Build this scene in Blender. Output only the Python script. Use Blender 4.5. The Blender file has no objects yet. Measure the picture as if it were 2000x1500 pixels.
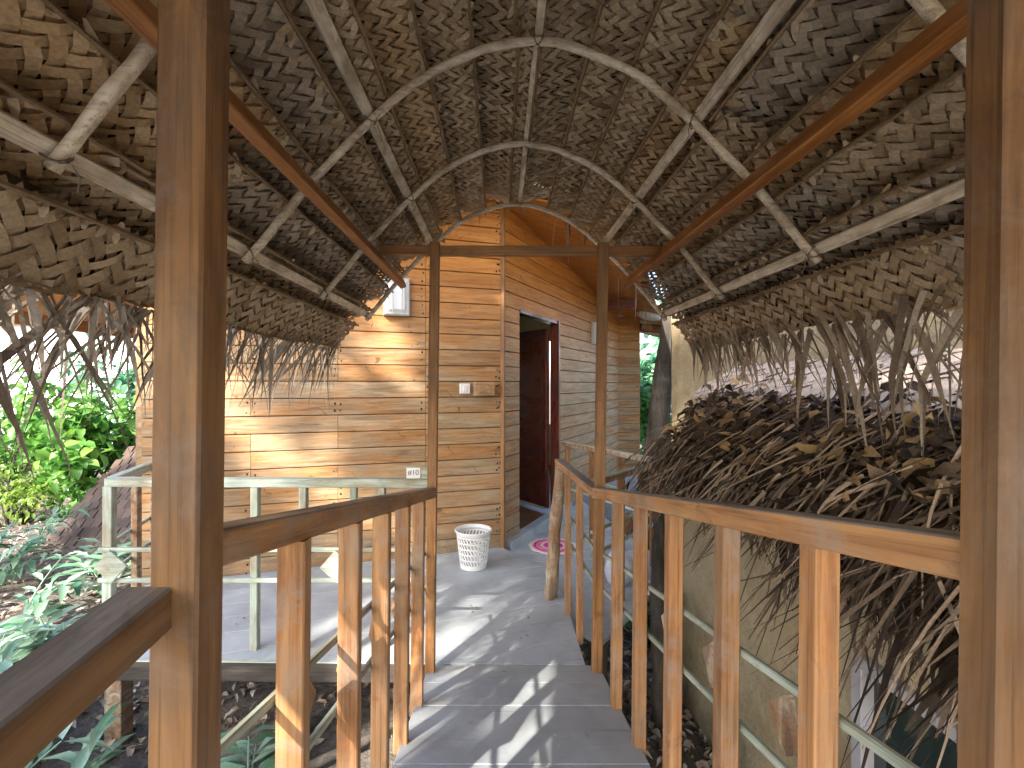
import bpy, math, random
import numpy as np
from mathutils import Vector, Matrix, noise as mnoise
R = math.radians
rnd = random.Random(7)
SC = bpy.context.scene
COL = SC.collection

# ------------------------------------------------------------------ camera
CAMZ = 1.40
FPX = 960.0                      # focal length in pixels of a 2000 px wide frame
cam_d = bpy.data.cameras.new('camera')
cam = bpy.data.objects.new('camera', cam_d)
COL.objects.link(cam)
cam.location = (0, 0, CAMZ)
cam.rotation_euler = (R(90), 0, 0)
cam_d.sensor_width = 36
cam_d.lens = 36 * FPX / 2000
cam_d.shift_x = 0.0125
cam_d.clip_start = 0.02
cam_d.clip_end = 2000
SC.camera = cam

# ------------------------------------------------------------------ sky, sun, exposure
SUN_AZ = math.atan2(-0.50, -0.866)       # where the sun stands, measured from +Y towards +X
SUN_EL = R(33)
world = bpy.data.worlds.new('World')
SC.world = world
world.use_nodes = True
wn = world.node_tree.nodes
wl = world.node_tree.links
wn.clear()
wo = wn.new('ShaderNodeOutputWorld')
bg = wn.new('ShaderNodeBackground')
sky = wn.new('ShaderNodeTexSky')
sky.sky_type = 'NISHITA'
sky.sun_disc = False
sky.sun_elevation = SUN_EL
sky.sun_rotation = SUN_AZ
sky.air_density = 1.0
sky.dust_density = 2.0
sky.ozone_density = 1.0
bg.inputs['Strength'].default_value = 0.15
wl.new(sky.outputs[0], bg.inputs['Color'])
wl.new(bg.outputs[0], wo.inputs['Surface'])
sun_d = bpy.data.lights.new('sun', 'SUN')
sun_d.energy = 4.5
sun_d.angle = R(0.8)
sun_d.color = (1.0, 0.90, 0.76)
sun = bpy.data.objects.new('sun', sun_d)
COL.objects.link(sun)
sdir = Vector((math.sin(SUN_AZ) * math.cos(SUN_EL), math.cos(SUN_AZ) * math.cos(SUN_EL), math.sin(SUN_EL)))
sun.rotation_euler = sdir.to_track_quat('Z', 'Y').to_euler()
sun.location = sdir * 40
SC.view_settings.view_transform = 'Standard'
SC.view_settings.look = 'None'
SC.view_settings.gamma = 1.0
SC.view_settings.use_curve_mapping = False
SC.view_settings.exposure = 2.12
SC.cycles.use_denoising = True
SC.cycles.denoising_prefilter = 'ACCURATE'
SC.cycles.max_bounces = 6
SC.cycles.diffuse_bounces = 4
SC.cycles.use_light_tree = False
SC.cycles.use_adaptive_sampling = True
SC.cycles.adaptive_threshold = 0.02
SC.cycles.glossy_bounces = 2
SC.cycles.transmission_bounces = 6
SC.cycles.transparent_max_bounces = 8
SC.cycles.sample_clamp_indirect = 6

# ------------------------------------------------------------------ helpers
def P(px, py, Y):
    """a point at depth Y metres measured off the photograph (2000x1500)"""
    return Vector(((px - 975) * Y / FPX, Y, CAMZ + (748 - py) * Y / FPX))

def tag(o, label=None, cat=None, group=None, kind=None):
    if label: o['label'] = label
    if cat: o['category'] = cat
    if group: o['group'] = group
    if kind: o['kind'] = kind
    return o

def link(o, parent=None):
    COL.objects.link(o)
    if parent is not None:
        o.parent = parent
        chain = Matrix.Identity(4)
        p = parent
        mats = []
        while p is not None:
            mats.append(p.matrix_parent_inverse @ p.matrix_basis if p.parent else p.matrix_basis.copy())
            p = p.parent
        for m in reversed(mats):
            chain = chain @ m
        o.matrix_parent_inverse = chain.inverted()
    return o

def thing(name, loc, label, cat, group=None, parent=None):
    o = bpy.data.objects.new(name, None)
    o.location = loc
    o.empty_display_size = 0.1
    link(o, parent)
    return tag(o, label, cat, group)

class MB:
    def __init__(s):
        s.v = []; s.f = []; s.t = []; s.mi = []
    def add(s, verts, faces, tint=0.5, mi=0):
        b = len(s.v)
        s.v.extend(tuple(p) for p in verts)
        s.t.extend([tint] * len(verts))
        for f in faces:
            s.f.append(tuple(i + b for i in f))
            s.mi.append(mi)
    def ribbon(s, pts, sides, hw, tint=0.5, mi=0):
        """flat strip: centre points, side vectors, half widths"""
        vs = []
        n = len(pts)
        for p, sd, h in zip(pts, sides, hw):
            vs.append(p - sd * h); vs.append(p + sd * h)
        s.add(vs, [(2*i, 2*i+1, 2*i+3, 2*i+2) for i in range(n-1)], tint, mi)
    def tube(s, pts, rad, n=6, tint=0.5, mi=0, caps=True):
        pts = [Vector(p) for p in pts]
        vs = []; fs = []
        ref = Vector((0.31, 0.17, 0.93))
        for i, p in enumerate(pts):
            d = (pts[min(i+1, len(pts)-1)] - pts[max(i-1, 0)])
            if d.length < 1e-9: d = Vector((0, 0, 1))
            d.normalize()
            a = d.cross(ref)
            if a.length < 1e-3: a = d.cross(Vector((1, 0, 0)))
            a.normalize(); b = d.cross(a)
            r = rad[i] if hasattr(rad, '__len__') else rad
            for k in range(n):
                th = 2*math.pi*k/n
                vs.append(p + a*math.cos(th)*r + b*math.sin(th)*r)
        for i in range(len(pts)-1):
            for k in range(n):
                fs.append((i*n+k, i*n+(k+1) % n, (i+1)*n+(k+1) % n, (i+1)*n+k))
        if caps:
            fs.append(tuple(range(n-1, -1, -1)))
            fs.append(tuple((len(pts)-1)*n+k for k in range(n)))
        s.add(vs, fs, tint, mi)
    def box(s, c, h, tint=0.5, mi=0, rot=None):
        vs = []
        for x in (-1, 1):
            for y in (-1, 1):
                for z in (-1, 1):
                    q = Vector((x*h[0], y*h[1], z*h[2]))
                    if rot is not None: q = rot @ q
                    vs.append(Vector(c) + q)
        s.add(vs, [(0,1,3,2),(4,6,7,5),(0,4,5,1),(2,3,7,6),(0,2,6,4),(1,5,7,3)], tint, mi)
    def mesh(s, name, mats):
        m = bpy.data.meshes.new(name)
        m.from_pydata([tuple(v) for v in s.v], [], s.f)
        for mm in (mats if isinstance(mats, (list, tuple)) else [mats]):
            m.materials.append(mm)
        a = m.attributes.new('tint', 'FLOAT', 'POINT')
        a.data.foreach_set('value', s.t)
        if any(s.mi):
            m.polygons.foreach_set('material_index', s.mi)
        return m
    def build(s, name, mats, parent=None, smooth=False, loc=None):
        if loc is not None:
            L = Vector(loc)
            s.v = [Vector(v) - L for v in s.v]
        m = s.mesh(name, mats)
        if smooth:
            m.polygons.foreach_set('use_smooth', [True]*len(m.polygons))
        m.update()
        o = bpy.data.objects.new(name, m)
        if loc is not None: o.location = loc
        return link(o, parent)

def beam_mesh(L, w, h, ch, mats, wob=0.0, rs=None):
    """bar along local X with chamfered edges; slot 1 (if given) is used for the upward face"""
    c = min(ch, w*0.3, h*0.3)
    a, b = w/2, h/2
    sec = [(-a+c, -b), (a-c, -b), (a, -b+c), (a, b-c), (a-c, b), (-a+c, b), (-a, b-c), (-a, -b+c)]
    n = 2 if wob == 0 else max(3, int(L/0.18))
    vs = []; fs = []; mi = []
    rs = rs or rnd
    for i in range(n):
        x = -L/2 + L*i/(n-1)
        dy = rs.uniform(-wob, wob); dz = rs.uniform(-wob, wob)
        k = 1 + (rs.uniform(-wob, wob)*8 if wob else 0)
        for (y, z) in sec:
            vs.append((x, y*k+dy, z*k+dz))
    for i in range(n-1):
        for k in range(8):
            fs.append((i*8+k, i*8+(k+1) % 8, (i+1)*8+(k+1) % 8, (i+1)*8+k))
            mi.append(1 if (k in (3, 4, 5) and len(mats) > 1) else 0)
    fs.append(tuple(range(7, -1, -1))); mi.append(0)
    fs.append(tuple((n-1)*8+k for k in range(8))); mi.append(0)
    m = bpy.data.meshes.new('beam')
    m.from_pydata(vs, [], [tuple(reversed(f)) for f in fs])
    for mm in mats: m.materials.append(mm)
    m.polygons.foreach_set('material_index', mi)
    return m

def beam(name, p0, p1, w, h, mats, parent=None, up=(0, 0, 1), ch=0.003, wob=0.0):
    p0 = Vector(p0); p1 = Vector(p1)
    d = p1 - p0
    L = d.length
    x = d.normalized()
    u = Vector(up)
    y = u.cross(x)
    if y.length < 1e-4: y = Vector((1, 0, 0)).cross(x)
    y.normalize()
    z = x.cross(y)
    if not isinstance(mats, (list, tuple)): mats = [mats]
    m = beam_mesh(L, w, h, ch, mats, wob)
    m.name = name
    o = bpy.data.objects.new(name, m)
    M = Matrix((x, y, z)).transposed().to_4x4()
    M.translation = (p0 + p1)/2
    o.matrix_basis = M
    return link(o, parent)

def clip_poly(poly, n, d):
    """keep the part of a 2-D polygon where n.p <= d"""
    out = []
    for i in range(len(poly)):
        a = poly[i]; b = poly[(i+1) % len(poly)]
        da = a[0]*n[0]+a[1]*n[1]-d; db = b[0]*n[0]+b[1]*n[1]-d
        if da <= 0: out.append(a)
        if (da < 0 < db) or (db < 0 < da):
            t = da/(da-db)
            out.append((a[0]+(b[0]-a[0])*t, a[1]+(b[1]-a[1])*t))
    return out

def poly_plank(name, poly, z0, z1, mat, parent, ang, chamf=0.0015):
    """board with a polygon outline; local X runs along the grain (angle ang)"""
    area = sum(poly[i][0]*poly[(i+1) % len(poly)][1]-poly[(i+1) % len(poly)][0]*poly[i][1] for i in range(len(poly)))
    if area < 0: poly = poly[::-1]
    cx = sum(p[0] for p in poly)/len(poly); cy = sum(p[1] for p in poly)/len(poly)
    c, s = math.cos(-ang), math.sin(-ang)
    lp = [((p[0]-cx)*c-(p[1]-cy)*s, (p[0]-cx)*s+(p[1]-cy)*c) for p in poly]
    n = len(lp)
    def inset(p): 
        r = math.hypot(*p)
        k = max(0, (r-chamf*1.4)/r) if r > 1e-6 else 1
        return (p[0]*k, p[1]*k)
    ins = [(p[0]-math.copysign(min(chamf, abs(p[0])*.3), p[0]), p[1]-math.copysign(min(chamf, abs(p[1])*.3), p[1])) for p in lp]
    vs = [(p[0], p[1], 0) for p in lp]+[(p[0], p[1], z1-z0-chamf) for p in lp]+[(p[0], p[1], z1-z0) for p in ins]
    fs = [tuple(range(n-1, -1, -1)), tuple(2*n+i for i in range(n))]
    for i in range(n):
        j = (i+1) % n
        fs.append((i, j, n+j, n+i)); fs.append((n+i, n+j, 2*n+j, 2*n+i))
    m = bpy.data.meshes.new(name)
    m.from_pydata(vs, [], fs)
    m.materials.append(mat)
    o = bpy.data.objects.new(name, m)
    o.location = (cx, cy, z0); o.rotation_euler = (0, 0, ang)
    return link(o, parent)

# ------------------------------------------------------------------ materials
def newmat(name):
    m = bpy.data.materials.new(name)
    m.use_nodes = True
    n = m.node_tree.nodes; l = m.node_tree.links
    b = n['Principled BSDF']
    return m, n, l, b

def ramp(n, cols):
    r = n.new('ShaderNodeValToRGB')
    e = r.color_ramp.elements
    e[0].position, e[0].color = cols[0][0], (*cols[0][1], 1)
    e[1].position, e[1].color = cols[-1][0], (*cols[-1][1], 1)
    for p, c in cols[1:-1]:
        x = e.new(p); x.color = (*c, 1)
    return r

def mixc(n, l, fac, a, b, mode='MIX'):
    m = n.new('ShaderNodeMix'); m.data_type = 'RGBA'; m.blend_type = mode
    for sock, v in ((m.inputs[0], fac), (m.inputs[6], a), (m.inputs[7], b)):
        if hasattr(v, 'is_linked'): l.new(v, sock)
        elif isinstance(v, (int, float)): sock.default_value = v
        else: sock.default_value = (*v, 1)
    return m.outputs[2]

def noise(n, l, vec, scale, detail=4, rough=0.55, dist=0.0):
    t = n.new('ShaderNodeTexNoise')
    t.inputs['Scale'].default_value = scale
    t.inputs['Detail'].default_value = detail
    t.inputs['Roughness'].default_value = rough
    t.inputs['Distortion'].default_value = dist
    if vec is not None: l.new(vec, t.inputs['Vector'])
    return t.outputs['Fac']

def mathn(n, l, op, a, b=None, clamp=False):
    m = n.new('ShaderNodeMath'); m.operation = op; m.use_clamp = clamp
    for sock, v in ((m.inputs[0], a), (m.inputs[1], b)):
        if v is None: continue
        if hasattr(v, 'is_linked'): l.new(v, sock)
        else: sock.default_value = v
    return m.outputs[0]

def mapr(n, l, v, a, b, c=0.0, d=1.0):
    m = n.new('ShaderNodeMapRange')
    l.new(v, m.inputs[0])
    for i, x in enumerate((a, b, c, d)): m.inputs[1+i].default_value = x
    return m.outputs[0]

def bump(n, l, b, h, strength, dist=0.01):
    k = n.new('ShaderNodeBump')
    k.inputs['Strength'].default_value = strength
    k.inputs['Distance'].default_value = dist
    l.new(h, k.inputs['Height']); l.new(k.outputs[0], b.inputs['Normal'])

def obj_vec(n, l, scale, rand=True):
    tc = n.new('ShaderNodeTexCoord')
    mp = n.new('ShaderNodeMapping')
    mp.inputs['Scale'].default_value = scale
    l.new(tc.outputs['Object'], mp.inputs['Vector'])
    if not rand: return mp.outputs[0], None
    oi = n.new('ShaderNodeObjectInfo')
    k = mathn(n, l, 'MULTIPLY', oi.outputs['Random'], 37.0)
    cb = n.new('ShaderNodeCombineXYZ')
    l.new(k, cb.inputs[0]); l.new(k, cb.inputs[1]); l.new(k, cb.inputs[2])
    ad = n.new('ShaderNodeVectorMath'); ad.operation = 'ADD'
    l.new(mp.outputs[0], ad.inputs[0]); l.new(cb.outputs[0], ad.inputs[1])
    return ad.outputs[0], oi.outputs['Random']

def wood(name, dark, mid, light, rough=0.55, stain=None, stain_amt=0.5, gscale=(2.0, 22, 22), bmp=0.25, spec=0.4, var=0.35, dust=0.0):
    m, n, l, b = newmat(name)
    v, r = obj_vec(n, l, gscale)
    g = noise(n, l, v, 1.3, 7, 0.62, 0.6)
    rp = ramp(n, [(0.34, dark), (0.5, mid), (0.66, light)])
    l.new(g, rp.inputs[0])
    col = rp.outputs[0]
    v2, _ = obj_vec(n, l, (3.0, 6.0, 6.0))
    blot = noise(n, l, v2, 1.5, 4, 0.6)
    if stain:
        f = mapr(n, l, blot, 0.45, 0.68, 0, stain_amt)
        col = mixc(n, l, f, col, stain)
    vs_, _ = obj_vec(n, l, (1.0, 70, 70))
    pore = noise(n, l, vs_, 2.2, 4, 0.6)
    col = mixc(n, l, mapr(n, l, pore, 0.53, 0.66, 0, 0.55), col, tuple(c*.5 for c in dark))
    vd, _ = obj_vec(n, l, (7, 11, 11))
    dirt = noise(n, l, vd, 1.2, 6, 0.7, 0.8)
    col = mixc(n, l, mapr(n, l, dirt, 0.56, 0.70, 0, 0.62), col, tuple(c*.55+.02 for c in dark))
    if dust:
        vq, _ = obj_vec(n, l, (4, 5, 5))
        dq = noise(n, l, vq, 1.7, 7, 0.72, 0.5)
        col = mixc(n, l, mapr(n, l, dq, 0.50, 0.68, 0, dust), col, tuple(.35*c+.16 for c in light))
    # lighter / darker from board to board
    br = mapr(n, l, r, 0, 1, 1-var, 1+var)
    hs = n.new('ShaderNodeHueSaturation')
    l.new(col, hs.inputs['Color']); l.new(br, hs.inputs['Value'])
    l.new(hs.outputs[0], b.inputs['Base Color'])
    rr = mapr(n, l, blot, 0.3, 0.7, rough-0.12, rough+0.15)
    l.new(rr, b.inputs['Roughness'])
    b.inputs['Specular IOR Level'].default_value = spec
    bump(n, l, b, g, bmp, 0.004)
    return m

M = {}
M['orange'] = wood('varnished_timber', (0.19, 0.085, 0.028), (0.29, 0.135, 0.046), (0.38, 0.19, 0.075), 0.5, (0.19, 0.115, 0.065), 0.7, var=0.12)
M['purlin'] = wood('oiled_purlin', (0.20, 0.07, 0.014), (0.34, 0.13, 0.028), (0.44, 0.19, 0.05), 0.45, (0.22, 0.09, 0.03), 0.5, var=0.08)
M['post'] = wood('dirty_post_timber', (0.13, 0.065, 0.026), (0.215, 0.108, 0.042), (0.29, 0.155, 0.066), 0.5, (0.15, 0.095, 0.06), 0.9, var=0.08, dust=0.35, bmp=0.4)
M['rail'] = wood('worn_rail_timber', (0.25, 0.11, 0.04), (0.40, 0.19, 0.074), (0.50, 0.28, 0.125), 0.6, (0.30, 0.20, 0.12), 0.8, var=0.14, dust=0.75, bmp=0.4)
M['redwood'] = wood('red_brown_timber', (0.10, 0.022, 0.014), (0.15, 0.036, 0.022), (0.21, 0.06, 0.038), 0.3, (0.06, 0.03, 0.028), 0.7, var=0.1)
M['railtop'] = wood('weathered_rail_top', (0.17, 0.15, 0.14), (0.25, 0.225, 0.21), (0.34, 0.31, 0.29), 0.45, (0.14, 0.10, 0.08), 0.6, var=0.1)
M['mint'] = wood('faded_mint_paint', (0.24, 0.27, 0.215), (0.38, 0.45, 0.385), (0.50, 0.57, 0.50), 0.6, (0.25, 0.19, 0.12), 0.75, var=0.1)
M['bamboo'] = wood('pale_bark_batten', (0.40, 0.32, 0.225), (0.66, 0.575, 0.455), (0.78, 0.70, 0.59), 0.75, (0.30, 0.225, 0.15), 0.8, gscale=(9, 26, 26), bmp=0.9, var=0.12)
M['log'] = wood('grey_bark_log', (0.13, 0.085, 0.055), (0.34, 0.26, 0.18), (0.55, 0.47, 0.36), 0.75, (0.27, 0.13, 0.055), 0.8, gscale=(18, 18, 5), bmp=0.9, var=0.1)
M['bark'] = wood('dark_bark', (0.025, 0.022, 0.019), (0.05, 0.044, 0.039), (0.095, 0.085, 0.075), 0.85, (0.11, 0.095, 0.075), 0.4, gscale=(14, 14, 3), bmp=0.9, var=0.1)
M['dark'] = wood('dark_timber', (0.02, 0.017, 0.014), (0.04, 0.034, 0.03), (0.07, 0.06, 0.05), 0.8, var=0.2)

def wall_wood():
    m, n, l, b = newmat('hut_wall_boards')
    v, r = obj_vec(n, l, (1.6, 20, 20))
    g = noise(n, l, v, 1.4, 8, 0.62, 0.8)
    orange_tone = ramp(n, [(0.25, (0.36, 0.115, 0.016)), (0.5, (0.58, 0.23, 0.04)), (0.75, (0.68, 0.33, 0.085))])
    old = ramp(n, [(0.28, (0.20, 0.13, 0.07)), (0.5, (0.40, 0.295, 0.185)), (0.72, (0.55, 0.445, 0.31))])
    l.new(g, orange_tone.inputs[0]); l.new(g, old.inputs[0])
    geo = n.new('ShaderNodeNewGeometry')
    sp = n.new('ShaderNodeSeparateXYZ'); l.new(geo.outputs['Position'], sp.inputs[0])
    hz = mapr(n, l, sp.outputs['Z'], 1.5, 2.45, 1.0, 0.0)      # weathered tan lower down, deeper orange higher up
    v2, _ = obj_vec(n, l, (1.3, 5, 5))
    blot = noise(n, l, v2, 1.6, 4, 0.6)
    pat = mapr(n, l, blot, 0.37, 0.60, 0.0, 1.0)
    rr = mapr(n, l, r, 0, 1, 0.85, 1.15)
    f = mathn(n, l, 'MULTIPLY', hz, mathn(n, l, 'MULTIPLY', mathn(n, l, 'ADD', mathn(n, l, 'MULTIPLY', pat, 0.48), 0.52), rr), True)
    col = mixc(n, l, f, orange_tone.outputs[0], old.outputs[0])
    # dark rain streaks and knots
    v3, _ = obj_vec(n, l, (9, 9, 9))
    kn = noise(n, l, v3, 1.0, 2, 0.5, 1.5)
    kf = mapr(n, l, kn, 0.70, 0.76, 0.0, 0.75)
    col = mixc(n, l, kf, col, (0.13, 0.06, 0.03))
    v4, _ = obj_vec(n, l, (4, 60, 60))
    fine = noise(n, l, v4, 1.5, 5, 0.65)
    col = mixc(n, l, mapr(n, l, fine, 0.55, 0.68, 0, 0.55), col, (0.12, 0.07, 0.035))
    spl = mapr(n, l, sp.outputs['Z'], 0.02, 0.42, 0.6, 0.0)       # mud splashed up from the deck
    dn = noise(n, l, geo.outputs['Position'], 6.0, 6, 0.7)
    col = mixc(n, l, mathn(n, l, 'MULTIPLY', spl, mapr(n, l, dn, 0.35, 0.65, 0, 1)), col, (0.16, 0.145, 0.11))
    ds = noise(n, l, geo.outputs['Position'], 3.3, 7, 0.75, 0.7)
    col = mixc(n, l, mapr(n, l, ds, 0.58, 0.72, 0, 0.5), col, (0.20, 0.135, 0.08))
    br = mapr(n, l, r, 0, 1, 0.75, 0.89)
    hs = n.new('ShaderNodeHueSaturation')
    l.new(col, hs.inputs['Color']); l.new(br, hs.inputs['Value'])
    l.new(hs.outputs[0], b.inputs['Base Color'])
    b.inputs['Roughness'].default_value = 0.55
    b.inputs['Specular IOR Level'].default_value = 0.35
    bump(n, l, b, g, 0.35, 0.004)
    return m
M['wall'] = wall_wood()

def deck_paint():
    m, n, l, b = newmat('worn_grey_deck_paint')
    geo = n.new('ShaderNodeNewGeometry')
    pos = geo.outputs['Position']
    a = noise(n, l, pos, 2.6, 6, 0.62, 0.4)
    c = noise(n, l, pos, 9.0, 6, 0.7, 0.3)
    v, r = obj_vec(n, l, (3, 40, 40))
    g = noise(n, l, v, 1.2, 6, 0.6)
    base = ramp(n, [(0.3, (0.28, 0.32, 0.36)), (0.55, (0.40, 0.45, 0.49)), (0.75, (0.50, 0.545, 0.58))])
    l.new(a, base.inputs[0])
    col = mixc(n, l, mapr(n, l, c, 0.56, 0.72, 0, 0.55), base.outputs[0], (0.50, 0.475, 0.42))
    col = mixc(n, l, mapr(n, l, g, 0.6, 0.72, 0, 0.30), col, (0.10, 0.09, 0.085))
    d = noise(n, l, pos, 5.0, 5, 0.7, 1.0)
    col = mixc(n, l, mapr(n, l, d, 0.62, 0.74, 0, 0.45), col, (0.24, 0.20, 0.155))
    e = noise(n, l, pos, 55.0, 2, 0.5)
    e2 = noise(n, l, pos, 3.1, 2, 0.5)
    chip = mathn(n, l, 'MULTIPLY', mapr(n, l, e, 0.70, 0.73, 0, 1), mapr(n, l, e2, 0.52, 0.6, 0, 1))
    col = mixc(n, l, chip, col, (0.62, 0.63, 0.61))
    br = mapr(n, l, r, 0, 1, 0.94, 1.06)
    hs = n.new('ShaderNodeHueSaturation')
    l.new(col, hs.inputs['Color']); l.new(br, hs.inputs['Value'])
    l.new(hs.outputs[0], b.inputs['Base Color'])
    l.new(mapr(n, l, c, 0.3, 0.7, 0.32, 0.62), b.inputs['Roughness'])
    bump(n, l, b, mathn(n, l, 'ADD', g, c), 0.25, 0.004)
    return m
M['deck'] = deck_paint()

def thatch(name, dark, mid, light, trans=0.0):
    m, n, l, b = newmat(name)
    at = n.new('ShaderNodeAttribute'); at.attribute_name = 'tint'
    geo = n.new('ShaderNodeNewGeometry')
    a = noise(n, l, geo.outputs['Position'], 7.0, 5, 0.6)
    fine = noise(n, l, geo.outputs['Position'], 120.0, 3, 0.6)
    f = mathn(n, l, 'ADD', mathn(n, l, 'MULTIPLY', at.outputs['Fac'], 0.62), mathn(n, l, 'MULTIPLY', a, 0.38))
    rp = ramp(n, [(0.2, dark), (0.48, mid), (0.8, light)])
    l.new(f, rp.inputs[0])
    hs = n.new('ShaderNodeHueSaturation')
    l.new(rp.outputs[0], hs.inputs['Color'])
    l.new(mapr(n, l, fine, 0.3, 0.7, 0.78, 1.2), hs.inputs['Value'])
    l.new(hs.outputs[0], b.inputs['Base Color'])
    b.inputs['Roughness'].default_value = 0.62
    b.inputs['Specular IOR Level'].default_value = 0.3
    bump(n, l, b, fine, 0.25, 0.002)
    if trans > 0:
        tr = n.new('ShaderNodeBsdfTranslucent')
        l.new(hs.outputs[0], tr.inputs['Color'])
        mx = n.new('ShaderNodeMixShader'); mx.inputs[0].default_value = trans
        l.new(b.outputs[0], mx.inputs[1]); l.new(tr.outputs[0], mx.inputs[2])
        l.new(mx.outputs[0], n['Material Output'].inputs['Surface'])
    return m
M['weave'] = thatch('dry_woven_palm_leaf', (0.19, 0.125, 0.068), (0.42, 0.315, 0.20), (0.60, 0.49, 0.35), 0.12)
M['weave_grey'] = thatch('grey_woven_palm_leaf', (0.16, 0.12, 0.085), (0.34, 0.275, 0.205), (0.50, 0.43, 0.34), 0.10)
M['weave_warm'] = thatch('tan_woven_palm_leaf', (0.20, 0.115, 0.05), (0.47, 0.325, 0.18), (0.66, 0.50, 0.31), 0.12)
M['thatch_out'] = thatch('old_outer_thatch', (0.045, 0.03, 0.019), (0.085, 0.058, 0.036), (0.14, 0.10, 0.065))
M['fringe'] = thatch('dry_fringe_leaf', (0.13, 0.10, 0.075), (0.27, 0.22, 0.17), (0.44, 0.38, 0.31), 0.15)
M['ribs'] = thatch('old_leaf_ribs', (0.032, 0.022, 0.016), (0.125, 0.09, 0.064), (0.42, 0.32, 0.235))
M['mat_pale'] = thatch('sun_bleached_leaf_mat', (0.34, 0.26, 0.21), (0.50, 0.41, 0.34), (0.66, 0.57, 0.49))
M['deadleaf'] = thatch('fallen_dry_leaf', (0.04, 0.03, 0.025), (0.15, 0.10, 0.062), (0.46, 0.31, 0.14), 0.12)
M['litter'] = thatch('ground_leaf_litter', (0.10, 0.07, 0.055), (0.31, 0.24, 0.19), (0.56, 0.48, 0.40))
M['lowroof'] = thatch('brown_leaf_shingles', (0.035, 0.022, 0.018), (0.065, 0.044, 0.036), (0.11, 0.076, 0.062))

def leafmat(name, dark, mid, light, trans=0.35, rough=0.4, spec=0.5):
    m, n, l, b = newmat(name)
    at = n.new('ShaderNodeAttribute'); at.attribute_name = 'tint'
    rp = ramp(n, [(0.0, dark), (0.5, mid), (1.0, light)])
    l.new(at.outputs['Fac'], rp.inputs[0])
    l.new(rp.outputs[0], b.inputs['Base Color'])
    b.inputs['Roughness'].default_value = rough
    b.inputs['Specular IOR Level'].default_value = spec
    tr = n.new('ShaderNodeBsdfTranslucent')
    hs = n.new('ShaderNodeHueSaturation'); hs.inputs['Value'].default_value = 1.5
    l.new(rp.outputs[0], hs.inputs['Color']); l.new(hs.outputs[0], tr.inputs['Color'])
    mx = n.new('ShaderNodeMixShader'); mx.inputs[0].default_value = trans
    l.new(b.outputs[0], mx.inputs[1]); l.new(tr.outputs[0], mx.inputs[2])
    l.new(mx.outputs[0], n['Material Output'].inputs['Surface'])
    return m
M['leaf'] = leafmat('green_foliage', (0.03, 0.11, 0.02), (0.085, 0.22, 0.035), (0.20, 0.36, 0.07))
M['leaf_teal'] = leafmat('blue_green_foliage', (0.03, 0.13, 0.07), (0.09, 0.24, 0.13), (0.22, 0.40, 0.24))
M['leaf_plant'] = leafmat('glossy_lance_leaf', (0.05, 0.15, 0.07), (0.17, 0.31, 0.20), (0.38, 0.50, 0.40), 0.25, 0.25, 0.7)
M['leaf_lime'] = leafmat('sunny_yellow_green_foliage', (0.07, 0.15, 0.015), (0.13, 0.22, 0.03), (0.22, 0.28, 0.05))
M['crown'] = leafmat('tree_crown_leaf', (0.02, 0.06, 0.015), (0.04, 0.10, 0.02), (0.08, 0.15, 0.03))

def simple(name, col, rough=0.5, spec=0.5, nscale=0, var=0.0, bmp=0.0):
    m, n, l, b = newmat(name)
    b.inputs['Base Color'].default_value = (*col, 1)
    b.inputs['Roughness'].default_value = rough
    b.inputs['Specular IOR Level'].default_value = spec
    if nscale:
        geo = n.new('ShaderNodeNewGeometry')
        a = noise(n, l, geo.outputs['Position'], nscale, 5, 0.6)
        hs = n.new('ShaderNodeHueSaturation')
        hs.inputs['Color'].default_value = (*col, 1)
        l.new(mapr(n, l, a, 0.3, 0.7, 1-var, 1+var), hs.inputs['Value'])
        l.new(hs.outputs[0], b.inputs['Base Color'])
        if bmp: bump(n, l, b, a, bmp, 0.01)
    return m
M['plastic'] = simple('white_plastic', (0.78, 0.79, 0.80), 0.32, 0.5, 6, 0.04)
M['lampwhite'] = simple('milky_lamp_cover', (0.72, 0.76, 0.80), 0.35, 0.5, 5, 0.05)
M['lampframe'] = simple('grey_white_lamp_frame', (0.50, 0.53, 0.53), 0.4, 0.5, 8, 0.08)
M['metal'] = simple('dark_metal', (0.06, 0.06, 0.06), 0.5, 0.5, 10, 0.2)
M['nail'] = simple('rusty_nail', (0.035, 0.022, 0.015), 0.8, 0.2, 30, 0.2)
M['sack'] = simple('pale_blue_sack', (0.52, 0.56, 0.66), 0.45, 0.4, 9, 0.12, 0.3)
M['board_white'] = simple('white_board', (0.62, 0.65, 0.70), 0.4, 0.4, 7, 0.1)
M['inner'] = simple('pale_green_inner_wall', (0.60, 0.62, 0.38), 0.6, 0.3, 4, 0.06)
M['innerfloor'] = simple('brown_inner_floor', (0.16, 0.075, 0.04), 0.4, 0.4, 6, 0.25)
M['mat_white'] = simple('cream_crochet', (0.70, 0.60, 0.56), 0.9, 0.1, 60, 0.25, 0.8)
M['mat_pink'] = simple('magenta_crochet', (0.55, 0.045, 0.33), 0.9, 0.1, 60, 0.3, 0.8)
M['mat_rose'] = simple('rose_crochet', (0.72, 0.20, 0.33), 0.9, 0.1, 60, 0.3, 0.8)
M['whitewall'] = simple('white_painted_wall', (0.80, 0.80, 0.82), 0.7, 0.3, 1.5, 0.05)
M['gap_light'] = simple('pale_gap_light', (0.5, 0.46, 0.4), 0.8, 0.2, 20, 0.1)  # pale colour for the painted line of light under the door
M['ink'] = simple('grey_ink', (0.09, 0.10, 0.11), 0.6, 0.3)
M['stone'] = simple('grey_stone', (0.24, 0.23, 0.23), 0.9, 0.2, 14, 0.35, 0.6)
M['frame_grey'] = simple('grey_window_frame', (0.42, 0.42, 0.46), 0.5, 0.4, 9, 0.12)

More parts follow.
